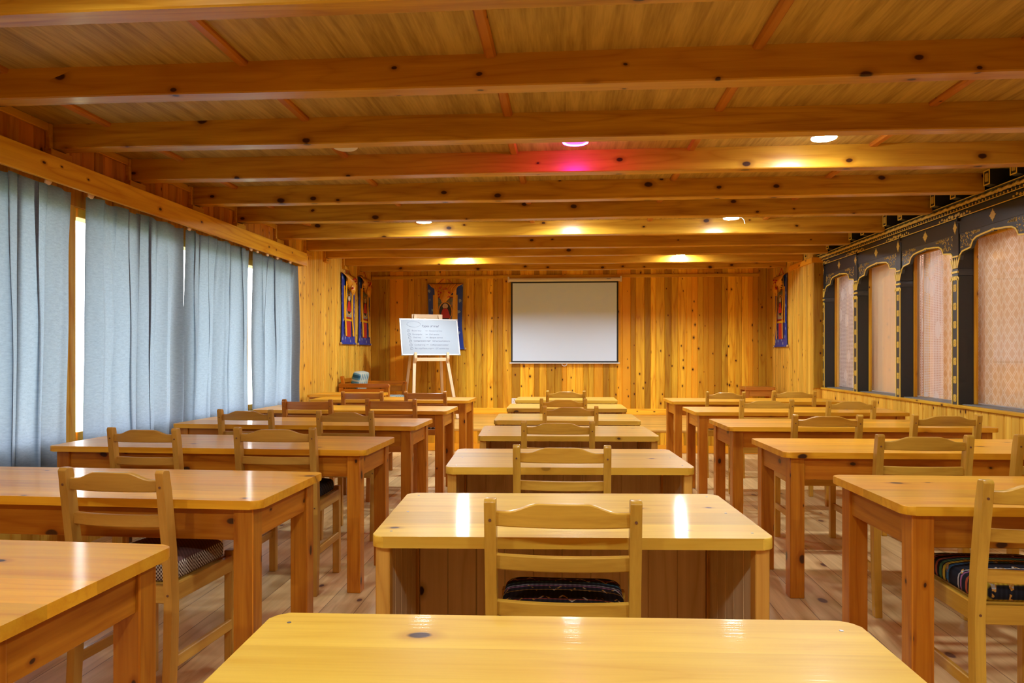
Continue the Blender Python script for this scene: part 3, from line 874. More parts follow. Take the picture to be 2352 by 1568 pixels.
def panel_desk(w=1.10, d=.62, h=.75):
    t = thing('panel_desk', '', 'desk')
    bm = bm_new(); prism(bm, rrect(w, d, .03), 'Z', h - .032, h, .004, 2)
    for x, y in ((-w / 2 + .06, -d / 2 + .05), (w / 2 - .06, -d / 2 + .05), (-w / 2 + .06, d / 2 - .06), (w / 2 - .06, d / 2 - .06)):
        pass
    top = obj('desktop', bm, M['desktop'], t)
    bm = bm_new()
    for x, y in ((-w / 2 + .045, d / 2 - .05), (w / 2 - .045, d / 2 - .05), (-w / 2 + .045, -d / 2 + .06), (w / 2 - .045, -d / 2 + .06), (-w / 2 + .05, 0), (w / 2 - .05, 0)):
        lathe(bm, [(.004, h), (.004, h + .0006)], 10, Matrix.Translation((x, y, 0)))
    obj('screw_heads', bm, M['steel'], top)
    zt = h - .032
    for s in (-1, 1):
        x = s * (w / 2 - .028)
        for sy in (-1, 1):
            bm = bm_new()
            box(bm, x - .020, x + .020, sy * (d / 2 - .045) - .022, sy * (d / 2 - .045) + .022, 0, zt, .003, rnd=random.random() * .9)
            obj('corner_post', bm, M['deskZ'], t)
        bm = bm_new(); a, b = (-d / 2 + .067, d / 2 - .067)
        n = 5
        for q in range(n):
            y0 = a + (b - a) * q / n; y1 = a + (b - a) * (q + 1) / n
            box(bm, x - .010, x + .010, y0 - .0002, y1 + .0002, .03, zt, .0028, rnd=random.random() * .9)
        obj('side_panel', bm, M['panel'], t)
    bm = bm_new(); a, b = -w / 2 + .048, w / 2 - .048
    n = 10
    for q in range(n):
        x0 = a + (b - a) * q / n; x1 = a + (b - a) * (q + 1) / n
        box(bm, x0 - .0002, x1 + .0002, d / 2 - .055, d / 2 - .035, .03, zt, .0028, rnd=random.random() * .9)
    obj('front_panel', bm, M['panel'], t)
    return t
def place(proto, used, x, y, rz, label, group, sx=1.0, sy=1.0):
    o = proto if not used else copy_tree(proto)
    used.append(1)
    o.location = (x, y, 0); o.rotation_euler = (0, 0, R(rz)); o.scale = (sx, sy, 1)
    tag(o, label, None, group)
    return o
tp, tu = legged_table(), []
NTH = ['nearest the camera', 'second from the camera', 'third from the camera', 'fourth from the camera', 'fifth from the camera', 'last, before the stage']
for i, y in enumerate((1.53, 2.69, 3.975, 5.205, 6.505, 7.92)):
    place(tp, tu, -1.913, y, -1.5, 'long orange pine table in the row along the curtains, %s' % NTH[i], 'long tables beside the curtains', 1.0, .98)
NTR = ['nearest the camera', 'second from the camera', 'third from the camera', 'fourth from the camera', 'last, before the stage']
for i, y in enumerate((2.775, 4.07, 5.34, 6.59, 7.95)):
    place(tp, tu, 2.0, y, 1.6, 'long orange pine table in the row along the black window wall, %s' % NTR[i], 'long tables beside the window wall', 1.02, 1.0)
dp, du = panel_desk(), []
NTC = ['at the bottom edge of the photo', 'second from the camera', 'third from the camera', 'fourth from the camera', 'fifth from the camera', 'sixth from the camera', 'last, under the projector screen']
for i, (y, rz) in enumerate(((1.06, 2), (2.27, 3), (3.475, 3.2), (4.68, 3), (5.69, 1.5), (6.875, 1), (8.03, 0))):
    place(dp, du, 0, y, rz, 'panel-fronted pine desk in the centre row, %s' % NTC[i], 'single desks in the centre row')

# small table squeezed behind the last long table
t = thing('side_table', 'small pine table behind the last long table, by the end of the curtains', 'table', (-2.64, 8.58, 0))
bm = bm_new(); prism(bm, rrect(.84, .62, .05), 'Z', .735, .765, .004, 2); obj('tabletop', bm, M['tabletop'], t)
for sx in (-1, 1):
    for sy in (-1, 1):
        bm = bm_new(); box(bm, sx * .36 - .03, sx * .36 + .03, sy * .25 - .03, sy * .25 + .03, 0, .735, .004, rnd=random.random()); obj('leg', bm, M['tableZ'], t)
for a in ((-.33, .33, -.27, -.25), (-.33, .33, .25, .27)):
    bm = bm_new(); box(bm, *a, .64, .735, .002); obj('apron', bm, M['tableX'], t)
for a in ((-.38, -.36, -.22, .22), (.36, .38, -.22, .22)):
    bm = bm_new(); box(bm, *a, .64, .735, .002); obj('apron', bm, M['tableY'], t)

# ------------------------------------------------------------------ chairs
def rail(bm, hw, z0, z1, yb, bow, th=.020, hump=0.0):
    rings = []
    n = 20
    for j in range(n + 1):
        s = -1 + 2 * j / n
        x = s * hw
        y = yb - bow * (1 - s * s)
        a = abs(s)
        k = 0 if a > .84 else (1 if a < .33 else .5 + .5 * math.cos(math.pi * (a - .33) / .51))
        zt = z1 + hump * k
        c = .003
        rings.append([(x, y - th / 2 + c, z0), (x, y - th / 2, z0 + c), (x, y - th / 2, zt - c), (x, y - th / 2 + c, zt), (x, y + th / 2 - c, zt), (x, y + th / 2, zt - c), (x, y + th / 2, z0 + c), (x, y + th / 2 - c, z0)])
    loft(bm, rings)
def post(bm, x, w, rounded=False):
    d = .021
    path = [(-.205, 0), (-.188, .25), (-.183, .44), (-.195, .60), (-.222, .80), (-.232, .862 if not rounded else .85)]
    F = [(y - d, z) for y, z in path]; B = [(y + d * .9, z) for y, z in path]
    if rounded:
        top = [(-.232 + .0200 * math.cos(R(a)), .85 + .022 * math.sin(R(a))) for a in (30, 60, 90, 120, 150)]
    else:
        top = [(-.232 + .013, .870), (-.232 - .013, .872)]
    prism(bm, B + top + F[::-1], 'X', x - w / 2, x + w / 2, .0035, 2)
def make_chair(kind):
    t = thing('ladderback_chair', '', 'chair')
    p = {'pale': 'chair', 'brown': 'chairb', 'red': 'chairr'}[kind]
    hw, pw = .205, .031
    for s in (-1, 1):
        bm = bm_new(); post(bm, s * (hw - pw / 2), pw, kind == 'red'); obj('back_post', bm, M[p + 'Z'], t)
    for s in (-1, 1):
        bm = bm_new(); x = s * (hw - .012 - pw / 2)
        box(bm, x - .018, x + .018, .175, .211, 0, .497, .004, 2, rnd=random.random() * .9); obj('front_leg', bm, M[p + 'Z'], t)
    iw = hw - pw + .002
    bm = bm_new()
    if kind == 'red':
        rail(bm, iw, .785, .850, -.222, .014, .019)
    else:
        rail(bm, iw, .796, .836, -.221, .020, .020, .024)
    obj('top_rail', bm, M[p + 'X'], t)
    for z0, z1, yb in (((.677, .717, -.203), (.550, .590, -.191)) if kind != 'red' else ((.670, .735, -.204), (.560, .610, -.192))):
        bm = bm_new(); rail(bm, iw, z0, z1, yb, .020, .019); obj('back_rail', bm, M[p + 'X'], t)
    for y in (-.185, .195):
        bm = bm_new(); box(bm, -iw, iw, y - .010, y + .010, .418, .478, .003, rnd=random.random() * .9); obj('seat_rail', bm, M[p + 'X'], t)
    for s in (-1, 1):
        bm = bm_new(); x = s * (hw - pw / 2 - .004)
        box(bm, x - .010, x + .010, -.165, .178, .418, .478, .003, rnd=random.random() * .9); obj('seat_rail', bm, M[p + 'Y'], t)
        bm = bm_new()
        box(bm, x - .009, x + .009, -.172, .180, .195, .235, .003, rnd=random.random() * .9); obj('stretcher', bm, M[p + 'Y'], t)
    bm = bm_new(); box(bm, -iw + .008, iw - .008, -.165, .180, .462, .479, .003); obj('seat', bm, M[p + 'X'], t)
    for s in (-1, 1):
        bm = bm_new()
        for z, y in ((.815, -.247), (.45, -.206)):
            lathe(bm, [(.004, -.0012), (.004, .0008)], 8, Matrix.Translation((s * (hw - pw / 2), y, z)), 'Y')
        obj('dowel_plug', bm, M['brownwood'], t)
    return t
def make_cushion(mat, w=.385, d=.355, h=.066):
    bm = bm_new()
    rings = []
    lv = [(0, .93), (.10, .985), (.30, 1.0), (.60, 1.0), (.80, .985), (.93, .94), (1.0, .86), (1.10, .6), (1.14, .25)]
    for q, s in lv:
        rings.append([(px * s, py * s, q * h) for px, py in rrect(w, d, .05, 6)])
    loft(bm, rings)
    return tag(obj('seat_cushion', bm, mat, smooth=50), None, 'cushion', 'seat cushions')
protos = {}; pused = {}
cush = {}; cused = {}
def chair(kind, x, y, w, rz, label, cmat, clabel):
    if kind not in protos: protos[kind] = make_chair(kind); pused[kind] = []
    sx = max(.90, min(1.08, w / .41))
    c, s = math.cos(R(rz)), math.sin(R(rz))
    cx, cy = x - s * .232, y + c * .232
    o = place(protos[kind], pused[kind], cx, cy, rz, label, 'ladder-back classroom chairs', sx)
    if cmat not in cush: cush[cmat] = make_cushion(M[cmat]); cused[cmat] = []
    k = cush[cmat] if not cused[cmat] else cush[cmat].copy()
    if cused[cmat]: COL.objects.link(k)
    cused[cmat].append(1)
    k.location = (cx, cy, .4795); k.rotation_euler = (0, 0, R(rz)); k.scale = (sx * .93, .97, 1)
    tag(k, clabel)
    k.location.y += .004
CH = [
 ('brown', -1.492, 2.270, .385, -5, 'brown ladder-back chair closest to the camera in the curtain-side rows', 'tweed', 'brown seat cushion with checked edge on the closest curtain-side chair'),
 ('brown', -2.163, 3.536, .385, -3, 'brown ladder-back chair at the third curtain-side table, nearer the curtains', 'tweed', 'brown cushion on the chair nearer the curtains, third curtain-side table'),
 ('brown', -1.495, 3.600, .430, 0, 'brown ladder-back chair at the third curtain-side table, nearer the aisle', 'darkstripe', 'charcoal striped cushion on the aisle chair of the third curtain-side table'),
 ('brown', -2.180, 4.748, .390, -2, 'brown ladder-back chair at the fourth curtain-side table, nearer the curtains', 'woven', 'cushion on the chair nearer the curtains, fourth curtain-side table'),
 ('brown', -1.468, 4.689, .385, 0, 'brown ladder-back chair at the fourth curtain-side table, nearer the aisle', 'tweed', 'checked-edge brown cushion on the aisle chair of the fourth curtain-side table'),
 ('red', -2.144, 5.827, .425, 0, 'reddish straight-topped chair at the fifth curtain-side table, nearer the curtains', 'woven', 'cushion on the chair nearer the curtains, fifth curtain-side table'),
 ('red', -1.465, 5.936, .435, 0, 'reddish straight-topped chair at the fifth curtain-side table, nearer the aisle', 'woven', 'brown woven cushion on the aisle chair of the fifth curtain-side table'),
 ('red', -2.062, 7.156, .433, 0, 'reddish straight-topped chair at the last curtain-side table, nearer the curtains', 'woven', 'cushion on the chair nearer the curtains, last curtain-side table'),
 ('red', -1.423, 7.204, .433, 0, 'reddish straight-topped chair at the last curtain-side table, nearer the aisle', 'bluestripe', 'blue and white striped cushion on the aisle chair of the last curtain-side table'),
 ('pale', -.009, 1.882, .410, 0, 'large yellowish ladder-back chair at the second centre desk', 'embroid', 'black embroidered cushion on the chair of the second centre desk'),
 ('pale', -.017, 2.993, .407, 0, 'yellowish ladder-back chair at the third centre desk', 'embroid', 'cushion on the chair of the third centre desk'),
 ('pale', -.045, 4.053, .414, 1, 'yellowish ladder-back chair at the fourth centre desk', 'woven', 'cushion on the chair of the fourth centre desk'),
 ('pale', .032, 5.242, .405, 0, 'yellowish ladder-back chair at the fifth centre desk', 'tweed', 'cushion on the chair of the fifth centre desk'),
 ('pale', -.022, 6.103, .400, 0, 'yellowish ladder-back chair at the sixth centre desk', 'woven', 'cushion on the chair of the sixth centre desk'),
 ('pale', -.002, 7.397, .407, 0, 'yellowish ladder-back chair at the last centre desk under the screen', 'tweed', 'cushion on the chair of the last centre desk'),
 ('pale', 1.455, 2.270, .415, 0, 'yellowish ladder-back chair cut by the photo edge at the nearest window-wall table', 'rainbow', 'black cushion with rainbow bands on the chair cut by the photo edge'),
 ('pale', 1.676, 3.506, .435, 0, 'yellowish ladder-back chair at the second window-wall table, nearer the aisle', 'embroid', 'cushion on the aisle chair of the second window-wall table'),
 ('pale', 2.324, 3.555, .435, 3, 'yellowish ladder-back chair at the second window-wall table, cut by the photo edge', 'embroid', 'cushion on the cut-off chair of the second window-wall table'),
 ('pale', 1.624, 4.613, .423, 0, 'yellowish ladder-back chair at the third window-wall table, nearer the aisle', 'embroid', 'dark embroidered cushion on the aisle chair of the third window-wall table'),
 ('pale', 2.383, 4.703, .426, 3, 'yellowish ladder-back chair at the third window-wall table, nearer the windows', 'woven', 'cushion on the window chair of the third window-wall table'),
 ('pale', 1.664, 6.113, .440, 1, 'yellowish ladder-back chair at the fourth window-wall table, nearer the aisle', 'bluestripe', 'dark blue cushion on the aisle chair of the fourth window-wall table'),
 ('pale', 2.321, 6.051, .390, 2, 'yellowish ladder-back chair at the fourth window-wall table, nearer the windows', 'woven', 'cushion on the window chair of the fourth window-wall table'),
 ('pale', 1.596, 7.347, .385, 0, 'yellowish ladder-back chair at the last window-wall table, nearer the aisle', 'tweed', 'brown checked-edge cushion on the aisle chair of the last window-wall table'),
 ('pale', 2.336, 7.573, .440, 0, 'yellowish ladder-back chair at the last window-wall table, nearer the windows', 'woven', 'cushion on the window chair of the last window-wall table'),
]
for c in CH: chair(*c)

# ------------------------------------------------------------------ ceiling lamps
def lamp(x, y, z, mode, label):
    t = thing('ceiling_lamp', label, 'lamp', (x, y, z), 0, 'round ceiling lamps')
    bm = bm_new(); lathe(bm, [(.03, ZC - z), (.034, .026), (.074, .022), (.080, .016), (.080, .004), (.075, 0.0)], 32); obj('housing', bm, M['white'], t)
    bm = bm_new(); lathe(bm, [(.073, .002), (.073, -.003), (.066, -.006)], 32)
    obj('diffuser', bm, M['lamp_off'] if mode == 'ring' else M['lamp_' + mode], t)
    if mode == 'ring':
        bm = bm_new(); tube(bm, [(.076 * math.cos(2 * math.pi * k / 32), .076 * math.sin(2 * math.pi * k / 32), -.005) for k in range(33)], .007, 8); obj('glowing_ring', bm, M['lamp_ring'], t)
    return t
lamp(-1.43, 4.57, 2.585, 'off', 'unlit round ceiling lamp on the curtain side')
lamp(.06, 4.57, 2.597, 'ring', 'ceiling lamp with a glowing magenta ring')
l = lamp(1.59, 4.57, 2.581, 'on', 'brightest white ceiling lamp, nearest the camera on the window-wall side')
lamp(-1.43, 7.16, 2.579, 'on', 'small lit white ceiling lamp in the curtain-side half of the room')
lamp(.06, 7.16, 2.612, 'on', 'lit ceiling lamp hidden behind the beams above the centre row')
l = lamp(1.61, 7.16, 2.572, 'on', 'lit white ceiling lamp with a loose wire, above the window-wall row')
bm = bm_new(); tube(bm, [(.075, 0, .01), (.10, .0, .005), (.125, .01, -.015), (.135, .02, -.05)], .0018, 6); obj('loose_wire', bm, M['wire'], l)
lamp(-1.42, 9.83, 2.59, 'far_left', 'lit ceiling lamp over the stage on the curtain side, hidden by the beams')
lamp(1.55, 9.83, 2.59, 'far_right', 'lit ceiling lamp over the stage on the window-wall side, hidden by the beams')
for q, x in enumerate((-1.43, .06, 1.6)):  # two assumed, unseen lamp rows added to fill light on the nearest furniture
    lamp(x, 2.02, 2.575, 'overhead', 'added fill lamp above the first tables, out of the frame, %s' % ['curtain side', 'in the middle', 'window-wall side'][q])
    lamp(x, -.60, 2.575, 'rear', 'added fill lamp behind the camera, %s' % ['curtain side', 'in the middle', 'window-wall side'][q])

# ------------------------------------------------------------------ projector screen
t = thing('projector_screen', 'pull-down white projector screen with black border on the far wall', 'screen', (-.025, YF - .07, 1.095))
bm = bm_new(); lathe(bm, [(.026, -.885), (.030, -.88), (.030, .88), (.026, .885)], 16, Matrix.Translation((0, 0, 1.325)), 'X'); obj('case', bm, M['cream'], t)
for s in (-1, 1):
    bm = bm_new(); box(bm, s * .885 - .012, s * .885 + .012, -.034, .034, 1.287, 1.375, .003); obj('bracket', bm, M['cream'], t)
bm = bm_new(); box(bm, -.845, .845, -.003, 0, .012, 1.30); obj('black_border', bm, M['screenblk'], t)
bm = bm_new(); box(bm, -.820, .820, -.0045, -.003, .040, 1.272); obj('canvas', bm, M['screen'], t)
bm = bm_new(); box(bm, -.868, .868, -.012, .010, -.004, .016, .004); obj('bottom_bar', bm, M['white'], t)
bm = bm_new(); tube(bm, [(.04 * math.cos(a), 0, -.004 + .036 * math.sin(a)) for a in [math.pi + math.pi * k / 12 for k in range(13)]], .0045, 8); obj('pull_handle', bm, M['white'], t)
bm = bm_new()
for q in range(6): box(bm, .665 + q * .010, .672 + q * .010, -.0325, -.029, 1.325, 1.325 + .010 + (.003 if q == 0 else 0))
obj('maker_mark', bm, M['ink'], t, 0)

t = thing('power_socket', 'white wall power socket low on the far wall', 'socket', (-.82, YF - .017, .495))
bm = bm_new(); box(bm, -.045, .045, -.010, 0, -.045, .045, .003, 2); obj('plate', bm, M['white'], t)
bm = bm_new()
for a in ((-.005, .005, .012, .024), (-.020, -.012, -.016, -.008), (.012, .020, -.016, -.008)): box(bm, a[0], a[1], -.0115, -.0095, a[2], a[3])
obj('pin_holes', bm, M['ink'], t, 0)

# ------------------------------------------------------------------ easel and whiteboard
EX, EY, ER = -1.94, 10.47, R(25)
t = thing('easel', 'pale unfinished wooden easel standing on the stage', 'easel', (EX, EY, ZS), ER)
TOP = Vector((0, .40, 1.56))
def on_leg(s, z):
    f = z / 1.56
    return Vector((s * (.335 + (.185 - .335) * f), -.10 + .50 * f, z))
for s in (-1, 1):
    bm = bm_new(); bar(bm, on_leg(s, .004), on_leg(s, 1.56), .045, .028, (0, -1, .3)); obj('front_leg', bm, M['rawZ'], t)
    bm = bm_new(); bar(bm, (s * .32, .66, .004), (s * .19, .42, 1.50), .042, .024, (0, 1, .2)); obj('rear_leg', bm, M['rawZ'], t)
bm = bm_new(); c = on_leg(0, 1.535); box(bm, -.24, .24, c.y + .018, c.y + .036, 1.46, 1.565, .003); obj('top_board', bm, M['rawX'], t)
bm = bm_new(); c = on_leg(0, .88); box(bm, -.27, .27, c.y - .034, c.y - .014, .855, .905, .003); obj('cross_bar', bm, M['rawX'], t)
for s in (-1, 1):
    bm = bm_new(); p = on_leg(s, .915); q = on_leg(s, .87)
    prism(bm, [(p.y - .085, .93), (p.y - .074, .985), (p.y - .062, .985), (p.y - .062, .935), (p.y - .01, .935), (q.y - .01, .83), (q.y - .05, .85), (q.y - .075, .90)], 'X', p.x - .02, p.x + .02, .002); obj('support_peg', bm, M['rawX'], t)
bt = math.atan2(.50, 1.56)
bp = on_leg(0, .937)
m = Matrix.Translation((EX, EY, ZS)) @ Matrix.Rotation(ER, 4, 'Z') @ Matrix.Translation((0, bp.y - .046, .940)) @ Matrix.Rotation(-bt, 4, 'X')
t = thing('whiteboard', 'whiteboard with a handwritten tray list resting on the easel', 'whiteboard')
t.matrix_world = m
BW, BH = .90, .575
bm = bm_new(); box(bm, -BW / 2, BW / 2, -.008, .008, .0, BH, .002); obj('board', bm, M['wb'], t)
bm = bm_new()
for a in ((-BW / 2, BW / 2, 0, .018), (-BW / 2, BW / 2, BH - .018, BH), (-BW / 2, -BW / 2 + .018, .018, BH - .018), (BW / 2 - .018, BW / 2, .018, BH - .018)):
    box(bm, a[0], a[1], -.013, .011, a[2], a[3], .003)
obj('frame', bm, M['alu'], t)
for sx in (-1, 1):
    for z in (0, BH):
        bm = bm_new(); prism(bm, [(x, zz) for x, zz in [(p[1] + (z - .0 if z == 0 else BH) , p[0] + sx * BW / 2) for p in []]] or [( (0.034 if z == 0 else BH - .034), sx * BW / 2), ((-.002 if z == 0 else BH + .002), sx * (BW / 2 + .002)), ((-.002 if z == 0 else BH + .002), sx * (BW / 2 - .036))], 'Y', -.0145, .012, .002); obj('corner_cap', bm, M['grey'], t)
DEPS = []
def write(txt, x, z, size, mat, name='handwriting', par=t, shear=.18, sp=1.0):
    cu = bpy.data.curves.new(name, 'FONT'); cu.body = txt; cu.size = size; cu.shear = shear; cu.space_character = sp; cu.resolution_u = 2
    o = bpy.data.objects.new(name, cu); COL.objects.link(o)
    bpy.context.view_layer.update()
    me = bpy.data.meshes.new_from_object(o.evaluated_get(bpy.context.evaluated_depsgraph_get()))
    COL.objects.unlink(o); bpy.data.objects.remove(o)
    me.materials.clear(); me.materials.append(mat)
    q = bpy.data.objects.new(name, me); COL.objects.link(q); q.parent = par
    q.location = (x, -.0095, z); q.rotation_euler = (R(90), 0, R(0))
    return q
write('Types of tray!', -.12, .445, .048, M['ink'])
rows = [('Round tray', 'General service', .375, M['inkgrey']), ('Rectangular', 'Deli service', .318, M['inkgrey']), ('Oval tray', 'Banquet service', .268, M['inkgrey']),
        ('Compartment tray', 'Self service/Cafeteria', .214, M['ink']), ('Cocktail tray', 'Coffee/coats/Cocktail', .152, M['inkgrey']), ('Bar tray/Plastic tray', 'OT service tray', .096, M['inkgrey'])]
for k, (a, b, z, mt) in enumerate(rows):
    x0 = -.335 + .006 * k
    write(str(k + 1), x0 + .006, z, .026, M['inkgrey'], 'list_number')
    bm = bm_new(); tube(bm, [(x0 + .013 + .020 * math.cos(p), -.0095, z + .009 + .020 * math.sin(p)) for p in [2 * math.pi * q / 16 for q in range(17)]], .0016, 4); obj('number_circle', bm, M['inkgrey'], t)
    write(a, x0 + .06, z, .032, mt)
    xb = .0 + (.07 if k == 5 else .03 if k == 3 else -.01)
    bm = bm_new(); box(bm, xb - .055, xb - .02, -.0095, -.008, z + .009, z + .0125); obj('dash', bm, M['inkgrey'], t)
    write(b, xb, z, .032, M['inkgrey'])
bm = bm_new(); tube(bm, [(-.235 + .105 * math.cos(p), -.0095, .488 + .045 * math.sin(p)) for p in [2 * math.pi * q / 30 for q in range(31)]], .0013, 4); obj('faint_oval', bm, M['inkfaint'], t)

# ------------------------------------------------------------------ hanging silk scrolls (front towards local -y)
def scroll(label, loc, rz, seed, tilt=0.0, w=.52, h=1.06):
    rg = random.Random(seed)
    t = thing('silk_scroll', label, 'wall scroll', loc, rz, 'hanging painted silk scrolls')
    wt, wb = w * .96, w
    def cloth(name, outline, y, mat, th=.004, par=t, wav=.006):
        bm = bm_new()
        zs = [z for x, z in outline]
        prism(bm, [(z, x) for x, z in outline], 'Y', y - th, y)
        return obj(name, bm, mat, par, 0)
    cloth('backing', [(-wb / 2, 0), (wb / 2, 0), (wt / 2 - .02, h * .35), (wt / 2, h), (-wt / 2, h), (-wt / 2 + .02, h * .35)], -.012, M['brocade'])
    cloth('yellow_border', [(-w * .33, h * .33), (w * .33, h * .33), (w * .33, h * .83), (-w * .33, h * .83)], -.017, M['yellow'])
    cloth('red_border', [(-w * .275, h * .36), (w * .275, h * .36), (w * .275, h * .80), (-w * .275, h * .80)], -.020, M['darkred'])
    p = cloth('painting', [(-w * .235, h * .385), (w * .235, h * .385), (w * .235, h * .785), (-w * .235, h * .785)], -.0225, M['painting'], .002)
    cloth('red_panel', [(-w * .16, h * .10), (w * .16, h * .10), (w * .16, h * .325), (-w * .16, h * .325)], -.017, M['red'])
    # a plain seated figure inside an arch of light
    def oval(cx, cz, rx, rz_, y, mat, name):
        cloth(name, [(cx + rx * math.cos(a), cz + rz_ * math.sin(a)) for a in [2 * math.pi * k / 20 for k in range(20)]], y, mat, .0012, p)
    oval(0, h * .57, w * .19, h * .155, -.0245, M['amber'], 'halo')
    oval(0, h * .57, w * .165, h * .14, -.0257, M['black'], 'halo_field')
    oval(0, h * .655, w * .075, h * .042, -.0269, M['lattice'], 'head_halo')
    cloth('robe', [(-w * .15, h * .47), (w * .15, h * .47), (w * .12, h * .52), (w * .075, h * .60), (w * .03, h * .625), (-w * .03, h * .625), (-w * .075, h * .60), (-w * .12, h * .52)], -.0269, M['red'], .0012, p)
    oval(0, h * .645, w * .032, h * .022, -.0281, M['beige'], 'face')
    # ribbons
    for s in (-1, 1):
        bm = bm_new(); x = s * w * .25
        rings = []
        for k in range(16):
            f = k / 15; z = h * (.97 - .86 * f)
            xx = x + .012 * math.sin(4 * f + seed + s); yy = -.034 - .010 * math.sin(5 * f + seed)
            rings.append([(xx - .026, yy, z), (xx + .026, yy - .004, z), (xx + .026, yy - .002, z), (xx - .026, yy + .002, z)])
        loft(bm, rings); obj('ribbon', bm, M['yellow'], t)
    # veil drawn up and knotted in front of the top
    bm = bm_new()
    NU, NV = 56, 10; V = []
    for k in range(NV + 1):
        f = k / NV
        row = []
        for j in range(NU + 1):
            s = -1 + 2 * j / NU
            half = wt / 2 * (1.0 - .48 * f ** .8)
            drop = h * (1.0 - .235 * f * (1 - .55 * abs(s) ** 1.5))
            fold = .014 * math.sin(j * 1.25 + seed + 2 * f) * (.3 + f)
            bulge = .055 * math.sin(math.pi * min(1, f * .95)) * (1 - .5 * s * s)
            row.append(bm.verts.new((s * half + .010 * math.sin(9 * f + seed), -.022 - bulge + fold - .012, drop)))
        V.append(row)
    for k in range(NV):
        for j in range(NU):
            bm.faces.new((V[k][j], V[k][j + 1], V[k + 1][j + 1], V[k + 1][j]))
    vl = obj('gathered_veil', bm, M['amber'], t, 180)
    sm = vl.modifiers.new('thick', 'SOLIDIFY'); sm.thickness = .003
    bm = bm_new()
    rings = []
    for k in range(12):
        f = k / 11; z = h * (.90 - .19 * f)
        r = .046 * (.5 + 1.1 * math.sin(math.pi * min(1, .15 + f * .75)) ) * (.9 if f < .8 else .7)
        rings.append([((r + .014 * math.sin(q * 2.09 + .25 * k)) * math.cos(2 * math.pi * q / 18) + .02 * math.sin(seed + 3 * f), -.088 + .55 * (r + .006 * math.sin(q * 3.3 + k)) * math.sin(2 * math.pi * q / 18), z) for q in range(18)])
    loft(bm, rings); obj('veil_knot', bm, M['amber'], t, 70)
    bm = bm_new()
    for q in range(14):
        x, z = rg.uniform(-.10, .10), h * rg.uniform(.79, .95)
        lathe(bm, [(.012, -.118), (.010, -.100)], 7, Matrix.Translation((x, 0.004, z)), 'Y')
    obj('veil_prints', bm, M['red'], t)
    bm = bm_new(); lathe(bm, [(.014, -wb / 2 - .005), (.014, wb / 2 + .005)], 12, Matrix.Translation((0, -.016, 0)), 'X'); d = obj('bottom_roller', bm, M['brocade'], t)
    for s in (-1, 1):
        bm = bm_new(); lathe(bm, [(.009, 0), (.017, .006), (.021, .018), (.016, .030), (.006, .035)], 12, Matrix.Translation((s * (wb / 2 + .004), -.016, 0)) @ Matrix.Scale(s, 4, (1, 0, 0)), 'X'); obj('roller_knob', bm, M['knob'], d)
    bm = bm_new(); tube(bm, [(-.13, -.014, h - .005), (0, -.008, h + .105), (.13, -.014, h - .005)], .005, 6); obj('red_cord', bm, M['red'], t)
    bm = bm_new(); lathe(bm, [(.010, -wt / 2), (.010, wt / 2)], 10, Matrix.Translation((0, -.010, h)), 'X'); obj('top_rod', bm, M['brownwood'], t)
    return t
scroll('silk scroll on the far wall behind the whiteboard', (-1.93, YF - .02, 1.33), 0, 1, w=.60, h=1.04)
scroll('silk scroll on the curtain-side wall, nearer the curtains', (XL + .004, 10.16, 1.395), R(90), 2, w=.66, h=.99)
scroll('silk scroll on the curtain-side wall, nearer the corner', (XL + .004, 10.99, 1.395), R(90), 3, w=.66, h=1.03)
scroll('silk scroll on the pine return wall beside the black windows', (3.196, 10.93, 1.36), R(-90), 4, w=.60, h=1.05)

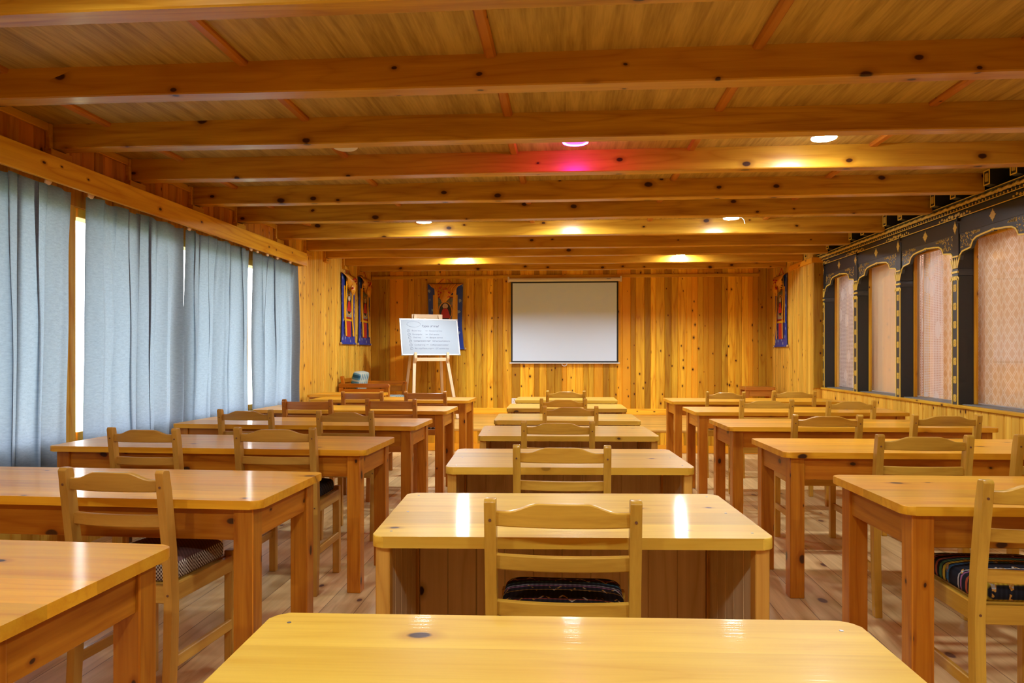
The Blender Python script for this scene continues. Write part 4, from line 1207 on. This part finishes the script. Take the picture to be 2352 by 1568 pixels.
# ------------------------------------------------------------------ settee and stool on the stage
t = thing('wooden_settee', 'low wooden settee with broad arms on the stage beside the panelled wall', 'settee', (-2.77, 10.2, ZS))
AX0, AX1 = -.34, .365
for s in (-1, 1):
    y = s * .52
    bm = bm_new(); prism(bm, [(y - .035, AX0), (y + .035, AX0), (y + .035, AX1 - .02), (y + .025, AX1), (y - .025, AX1), (y - .035, AX1 - .02)][:0] or [(.50, AX0), (.555, AX0), (.555, AX1 - .035), (.548, AX1 - .012), (.530, AX1), (.50, AX1)], 'Y', y - .035, y + .035, .005, 2); obj('arm', bm, M['tableX'], t)
    for x in (AX0 + .03, AX1 - .035):
        bm = bm_new(); box(bm, x - .03, x + .03, y - .03, y + .03, 0, .50, .004, rnd=random.random()); obj('leg', bm, M['tableZ'], t)
    bm = bm_new(); box(bm, AX0 + .06, AX1 - .065, y - .012, y + .012, .40, .485, .003, rnd=random.random()); obj('arm_rail', bm, M['tableX'], t)
    bm = bm_new(); bar(bm, (-.24, y * .86, .20), (-.325, y * .86, .655), .06, .045, (1, 0, 0), .004); obj('back_post', bm, M['tableZ'], t)
bm = bm_new()
for k in range(3):
    f = k / 2; bar(bm, (-.262 - .055 * f, -.45, .33 + .26 * f), (-.262 - .055 * f, .45, .33 + .26 * f), .02, .06, (0, 0, 1), .003)
obj('back_slats', bm, M['tableY'], t)
bm = bm_new(); box(bm, AX0 + .05, AX1 - .03, -.49, .49, .20, .25, .004); obj('seat_frame', bm, M['tableY'], t)
def pillow(name, label, w, d, h, mw):
    bm = bm_new(); rings = []
    for q, s in ((0, .90), (.08, .97), (.25, 1.0), (.75, 1.0), (.92, .97), (1.0, .90)):
        rings.append([(px * s, py * s, (q - .5) * h) for px, py in rrect(w, d, .05, 6)])
    loft(bm, rings)
    o = tag(obj(name, bm, M['teal'], smooth=50), label, 'cushion', 'teal settee cushions')
    o.matrix_world = mw
    return o
pillow('back_cushion', 'teal patterned back cushion leaning in the wooden settee', .36, .46, .12, Matrix.Translation((-2.92, 9.98, ZS + .535)) @ Matrix.Rotation(R(-78), 4, 'Y'))
pillow('settee_seat_cushion', 'teal seat cushion lying flat on the wooden settee', .52, .92, .10, Matrix.Translation((-2.66, 10.2, ZS + .302)))
t = thing('wooden_stool', 'small low wooden stool on the stage in front of the pine return wall', 'stool', (2.84, 10.95, ZS))
bm = bm_new(); prism(bm, rrect(.44, .36, .02), 'Z', .43, .475, .004, 2); obj('seat', bm, M['chairrX'], t)
for sx in (-1, 1):
    for sy in (-1, 1):
        bm = bm_new(); box(bm, sx * .185 - .028, sx * .185 + .028, sy * .145 - .025, sy * .145 + .025, 0, .43, .003, rnd=random.random()); obj('leg', bm, M['chairrZ'], t)
for a in ((-.157, .157, -.165, -.145), (-.157, .157, .145, .165)):
    bm = bm_new(); box(bm, *a, .34, .43, .002); obj('apron', bm, M['chairrX'], t)
